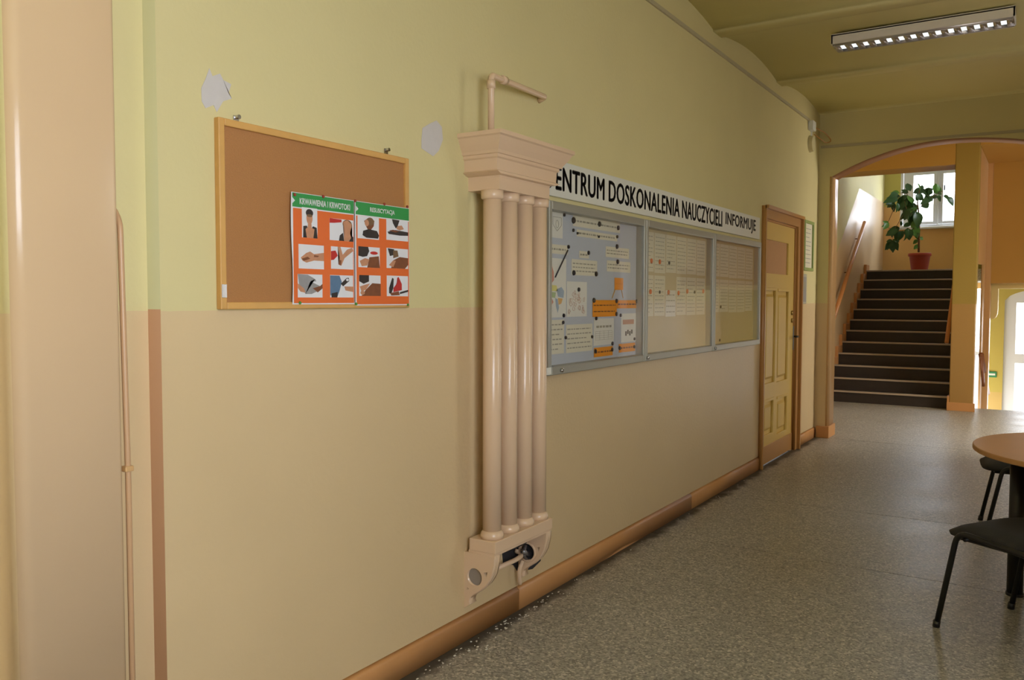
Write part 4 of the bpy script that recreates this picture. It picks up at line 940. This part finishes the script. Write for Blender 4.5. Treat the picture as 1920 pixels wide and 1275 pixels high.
# middle and right cases
def c2(zx, zy): return at(0, .014, 1190 + zx / 3.984, 380 + zy / 3.984)
names_ = ['first', 'second', 'third', 'fourth', 'fifth', 'sixth', 'seventh']
def grid(case, y0, y1, n, rows, lab, group):
    for r_, (z0, z1) in enumerate(rows):
        w_ = (y1 - y0) / n
        for k in range(n):
            if (case, r_, k) in ((1, 1, 2),): continue
            sheet('timetable_sheet', '%s printed sheet from the left in the %s row of the %s case' % (names_[k], ['upper', 'lower'][r_], lab), 'paper', y0 + k * w_ + .006, y0 + (k + 1) * w_ - .006, z0 + random.uniform(-.004, .004), z1, M['paper'], 9, group=group, lh=.0045, pad=.014)
grid(1, yd[1] + .05, yd[2] - .05, 6, [(1.64, 1.885), (1.365, 1.62)], 'middle', 'printed sheets in the middle case')
sheet('timetable_sheet', 'brighter third sheet of the lower row in the middle case', 'paper', yd[1] + .05 + 2 * (yd[2] - yd[1] - .1) / 6 + .006, yd[1] + .05 + 3 * (yd[2] - yd[1] - .1) / 6 - .006, 1.36, 1.53, M['paperw'], 4, group='printed sheets in the middle case')
grid(2, yd[2] + .05, yd[3] - .06, 5, [(1.64, 1.885), (1.375, 1.62)], 'right', 'printed sheets in the right case')
G2 = 'pins in the middle and right cases'
for zx, zy, k, lab in [(117, 665, 'pinorange', 'first orange pin of the lower pin row in the middle case'), (252, 670, 'pinorange', 'second orange pin of the lower pin row in the middle case'), (327, 675, 'pinorange', 'third orange pin of the lower pin row in the middle case'), (392, 663, 'pinorange', 'fourth orange pin of the lower pin row in the middle case'), (511, 662, 'pinorange', 'last orange pin of the lower pin row in the middle case'),
    (125, 435, 'pinorange', 'upper left orange pin in the middle case'), (187, 442, 'pinorange', 'upper orange pin beside the dark one in the middle case')]:
    q = c2(zx, zy); magnet(q.y, q.z, .016, lab, k, .0135, G2)
for zx, zy, lab in [(186, 668, 'black magnet between the first two orange pins in the middle case'), (447, 668, 'black magnet between the last two orange pins in the middle case'), (257, 450, 'upper black magnet in the middle case'), (642, 778, 'upper small black magnet in the right case'), (635, 1027, 'lower small black magnet near the bottom of the right case')]:
    q = c2(zx, zy); magnet(q.y, q.z, .011, lab, 'pin', .0135, 'black magnets in the middle and right cases')

# ------------------------------------------------------------------ frames beside the door
a = at(0, 0, 1507, 415); b = at(0, 0, 1525, 505)
y0, y1 = 8.66, 9.04; z0, z1 = 1.765, 2.27
t = empty('green_frame', (0, y0, z0), 'upright green framed notice on the wall right of the door', 'picture frame')
bm = B()
for q in ((y0, y0 + .03, z0, z1), (y1 - .03, y1, z0, z1), (y0 + .03, y1 - .03, z0, z0 + .03), (y0 + .03, y1 - .03, z1 - .03, z1)): box(bm, 0, .025, *q, bev=.003)
part('frame', bm, M['framegreen'], t)
bm = B(); box(bm, 0, .010, y0 + .02, y1 - .02, z0 + .02, z1 - .02); part('sheet', bm, M['paper'], t)
bm = B(); textbars(bm, .0105, y0 + .07, y1 - .07, z0 + .06, z1 - .06, 9, .008, 0); part('printed_lines', bm, M['text'], t)
y0, y1, z0, z1 = 8.56, 8.80, 1.43, 1.73
t = empty('notice_plate', (0, y0, z0), 'small grey notice holder under the green frame', 'notice')
bm = B(); box(bm, 0, .015, y0, y1, z0, z1, bev=.004); part('holder', bm, M['alu'], t)
bm = B(); box(bm, .015, .0158, y0 + .02, y1 - .02, z0 + .02, z1 - .03); part('sheet', bm, M['pgrey'], t)
bm = B(); box(bm, .0158, .0165, y0 + .04, y1 - .05, z0 + .15, z0 + .22); part('dark_panel', bm, M['text'], t)

# ------------------------------------------------------------------ cable trunking and boxes
bm = B(); box(bm, 0, .014, -3.0, 8.80, 3.262, 3.288, bev=.002); tag(obj('cable_trunking', bm, M['cable']), 'long thin grey trunking along the top of the left wall', 'trunking', 'cable trunking')
bm = B(); 
P0 = at(1, ARCH0 - .01, 1545, 275.5); P1 = at(1, ARCH0 - .01, 1920, 244)
prism(bm, [[(P0.x - .03, P0.z - .012), (RX, P0.z - .05), (RX, P0.z - .024), (P0.x - .03, P0.z + .014)]], 1, ARCH0 - .014, ARCH0); tag(obj('cable_trunking', bm, M['cable']), 'thin grey trunking across the end wall above the arch', 'trunking', 'cable trunking')
a = at(0, .02, 1522, 237); b = at(0, .02, 1522, 270)
t = empty('junction_boxes', (0, a.y, b.z), 'white junction boxes with a looped cable in the far corner of the wall', 'junction box')
bm = B(); box(bm, 0, .05, a.y - .07, a.y + .06, a.z - .045, a.z + .05, bev=.006); part('upper_box', bm, M['white'], t)
bm = B(); cyl(bm, (0, b.y, b.z), (.04, b.y, b.z), .085, .075, seg=22); part('lower_box', bm, mat('box_beige', srgb(206, 194, 150), .5), t)
bm = B(); box(bm, .0, .012, b.y + .03, b.y + .05, b.z, a.z); part('short_duct', bm, M['white'], t)
bm = B(); tube(bm, arcpts([(.03, a.y + .05, a.z), (.10, a.y + .25, a.z - .03), (.14, a.y + .36, a.z - .10), (.10, a.y + .30, a.z - .13), (.03, a.y + .07, a.z - .07)], .06), .006, 8); part('cable_loop', bm, M['casing'], t, True)

# ------------------------------------------------------------------ ceiling luminaire
lx0, lx1, ly0, ly1, lz0, lz1 = .655, 1.845, 6.69, 6.92, 3.375, 3.455
t = empty('louvre_luminaire', ((lx0 + lx1) / 2, (ly0 + ly1) / 2, lz1), 'white fluorescent louvre light on the ceiling', 'ceiling light')
bm = B(); box(bm, lx0, lx1, ly0, ly0 + .012, lz0 + .012, lz1, bev=.002); box(bm, lx0, lx1, ly1 - .012, ly1, lz0 + .012, lz1, bev=.002)
box(bm, lx0, lx0 + .012, ly0, ly1, lz0 + .012, lz1); box(bm, lx1 - .012, lx1, ly0, ly1, lz0 + .012, lz1); box(bm, lx0, lx1, ly0, ly1, lz1 - .01, lz1 + .004)
part('housing', bm, M['lum'], t)
bm = B(); box(bm, lx0 + .1, lx0 + .16, ly0 + .08, ly1 - .08, lz1, 3.52); box(bm, lx1 - .16, lx1 - .1, ly0 + .08, ly1 - .08, lz1, 3.52); part('mounting', bm, M['lum'], t)
for cy in (ly0 + .055, ly1 - .060):
    bm = B(); cyl(bm, (lx0 + .03, cy, lz0 + .026), (lx1 - .03, cy, lz0 + .026), .013, seg=14); part('lamp_tube', bm, M['tube'], t, True)
for (a, b) in ((ly0 + .012, ly0 + .028), (ly1 - .028, ly1 - .012)):
    bm = B(); prism(bm, [[((a + b) / 2 - .002, lz1 - .015), ((a + b) / 2 + .002, lz1 - .015), (b, lz0), (a, lz0)]], 0, lx0 + .012, lx1 - .012); part('reflector', bm, M['mirror'], t)
for k in range(15):
    x = lx0 + .03 + k * (lx1 - lx0 - .06) / 14
    bm = B(); prism(bm, [[(x - .0015, lz1 - .03), (x + .0015, lz1 - .03), (x + .023, lz0 + .002), (x - .023, lz0 + .002)]], 1, ly0 + .028, ly1 - .028)
    part('louvre_blade', bm, M['mirror'], t)

# ------------------------------------------------------------------ table and chairs
TX, TY, TR, TZ = 2.44, 4.96, .665, .735
t = empty('round_table', (TX, TY, 0), 'round beech topped table with black legs at the right edge', 'table')
bm = B(); lathe(bm, [(TR - .006, TZ - .026), (TR, TZ - .022), (TR, TZ - .004), (TR - .004, TZ)], TX, TY, 96); part('table_top', bm, M['tabletop'], t)
LR = .49
for k, (lx, ly) in enumerate(((1.985, 4.83), (TX + .30, TY - .37), (TX + .40, TY + .25), (TX - .13, TY + .46))):
    bm = B(); cyl(bm, (lx, ly, .012), (lx, ly, TZ - .03), .036, seg=24); lg = part('leg', bm, M['blackmetal'], t, True)
    bm = B(); cyl(bm, (lx, ly, 0), (lx, ly, .014), .040, seg=24); part('foot_cap', bm, M['blackplastic'], lg, True)
bm = B(); tube(bm, [(1.985, 4.83, TZ - .045), (TX + .30, TY - .37, TZ - .045), (TX + .40, TY + .25, TZ - .045), (TX - .13, TY + .46, TZ - .045)], .018, 8, closed=True); part('apron_rail', bm, M['blackmetal'], t)

def make_chair(label, loc, rz):
    """local frame: +x forward (front legs), y sideways, origin on the floor at the middle of the seat"""
    t = empty('visitor_chair', loc, label, 'chair', 'black visitor chairs at the round table', rz)
    w, dpt = .255, .24
    bm = B(); n, m_ = 14, 14; top = {}; bot = {}
    for i in range(n + 1):
        for j in range(m_ + 1):
            u = -1 + 2 * i / n; v = -1 + 2 * j / m_
            # superellipse outline
            e = 4.5; L = (abs(u) ** e + abs(v) ** e) ** (1 / e) or 1; mx_ = max(abs(u), abs(v)); s = mx_ / L if L else 1
            x = .045 + u * s * .262; y = v * s * .245; edge = mx_
            zt = .475 - .028 * max(0, (edge - .55) / .45) ** 2.2 - .022 * max(0, u - .45) ** 1.6 * 2 + .018 * (v * v) * (1 - max(0, edge - .8) * 3) * .5
            zb_ = .418 + .010 * edge - .012 * max(0, u - .45)
            top[i, j] = bm.verts.new((x, y, zt)); bot[i, j] = bm.verts.new((x * .985, y * .985, zb_)) if True else None
    for i in range(n):
        for j in range(m_):
            bm.faces.new((top[i, j], top[i + 1, j], top[i + 1, j + 1], top[i, j + 1])); bm.faces.new((bot[i, j], bot[i, j + 1], bot[i + 1, j + 1], bot[i + 1, j]))
    ring = [(i, 0) for i in range(n)] + [(n, j) for j in range(m_)] + [(i, m_) for i in range(n, 0, -1)] + [(0, j) for j in range(m_, 0, -1)]
    for k in range(len(ring)):
        a, b = ring[k], ring[(k + 1) % len(ring)]; bm.faces.new((top[a], bot[a], bot[b], top[b]))
    part('seat', bm, M['blackfabric'], t, True, local=True)
    bm = B(); box(bm, -.19, .24, -.21, .21, .406, .424, bev=.008); part('seat_shell', bm, M['blackplastic'], t, local=True)
    for s in (-1, 1):
        y = s * w
        P = arcpts([(.285, y + s * .005, .0), (.195, y, .455), (-.19, y, .425), (-.27, y + s * .005, .0)], .055, 6)
        bm = B(); tube(bm, [P[0]] + P[1:], .0125, 12); fr = part('leg_frame', bm, M['blackmetal'], t, True, local=True)
        for x in (.285, -.27):
            bm = B(); cyl(bm, (x, y + s * .005, 0), (x * .985, y + s * .005, .03), .0155, seg=12); part('foot_cap', bm, M['blackplastic'], fr, True, local=True)
        bm = B(); tube(bm, arcpts([(-.16, y, .435), (-.215, y, .46), (-.285, y * .97, .82)], .05, 6), .0125, 12); part('back_upright', bm, M['blackmetal'], t, True, local=True)
    bm = B(); tube(bm, [(.16, -w, .428), (.16, w, .428)], .010, 8); tube(bm, [(-.17, -w, .42), (-.17, w, .42)], .010, 8); part('cross_bar', bm, M['blackmetal'], t, True, local=True)
    # backrest: curved padded shell
    bm = B(); A = []; n2, m2 = 12, 8
    for side_ in (0, 1):
        G = {}
        for i in range(n2 + 1):
            for j in range(m2 + 1):
                u = -1 + 2 * i / n2; v = -1 + 2 * j / m2; e = 4; L = (abs(u) ** e + abs(v) ** e) ** (1 / e) or 1; mx_ = max(abs(u), abs(v)); s = mx_ / L
                y = u * s * .235; z = .70 + v * s * .155; x = -.262 - (z - .70) * .18 - .035 * (1 - (y / .235) ** 2) + (.018 if side_ == 0 else -.014) * (1 - mx_ ** 4 * .8)
                G[i, j] = bm.verts.new((x, y, z))
        for i in range(n2):
            for j in range(m2): bm.faces.new((G[i, j], G[i + 1, j], G[i + 1, j + 1], G[i, j + 1]))
        A.append(G)
    ring = [(i, 0) for i in range(n2)] + [(n2, j) for j in range(m2)] + [(i, m2) for i in range(n2, 0, -1)] + [(0, j) for j in range(m2, 0, -1)]
    for k in range(len(ring)):
        a, b = ring[k], ring[(k + 1) % len(ring)]; bm.faces.new((A[0][a], A[1][a], A[1][b], A[0][b]))
    part('backrest', bm, M['blackfabric'], t, True, local=True)
    return t
# near chair: measured front feet on the floor
f1 = at(2, 0, 1755, 1175); f2 = at(2, 0, 1885, 1137)
side_v = Vector((math.cos(math.radians(58)), math.sin(math.radians(58)), 0)); mid = f1 + side_v * .26; fw_ = Vector((-side_v.y, side_v.x, 0))
ctr = mid - fw_ * .285
make_chair('nearest black padded visitor chair in front of the round table', (ctr.x, ctr.y, 0), math.atan2(fw_.y, fw_.x))
g1 = at(2, 0, 1838, 975); dirv = Vector((-1, -.10, 0)).normalized(); sd = Vector((-dirv.y, dirv.x, 0))
ctr = g1 - dirv * .285 + sd * .26
make_chair('black padded visitor chair behind the round table', (ctr.x, ctr.y, 0), math.atan2(dirv.y, dirv.x))

# green emergency sign on the entrance wall
q = at(1, EY - .02, 1859, 702)
t = empty('exit_sign', (q.x, EY - .015, q.z), 'small green sign on the yellow entrance wall beside the white door', 'sign')
bm = B(); box(bm, -.075, .075, -.002, .013, -.05, .05, bev=.003); part('sign_plate', bm, M['signgreen'], t, local=True)
bm = B(); box(bm, -.05, .055, -.004, -.002, -.016, .016); part('pale_band', bm, M['paperw'], t, local=True)
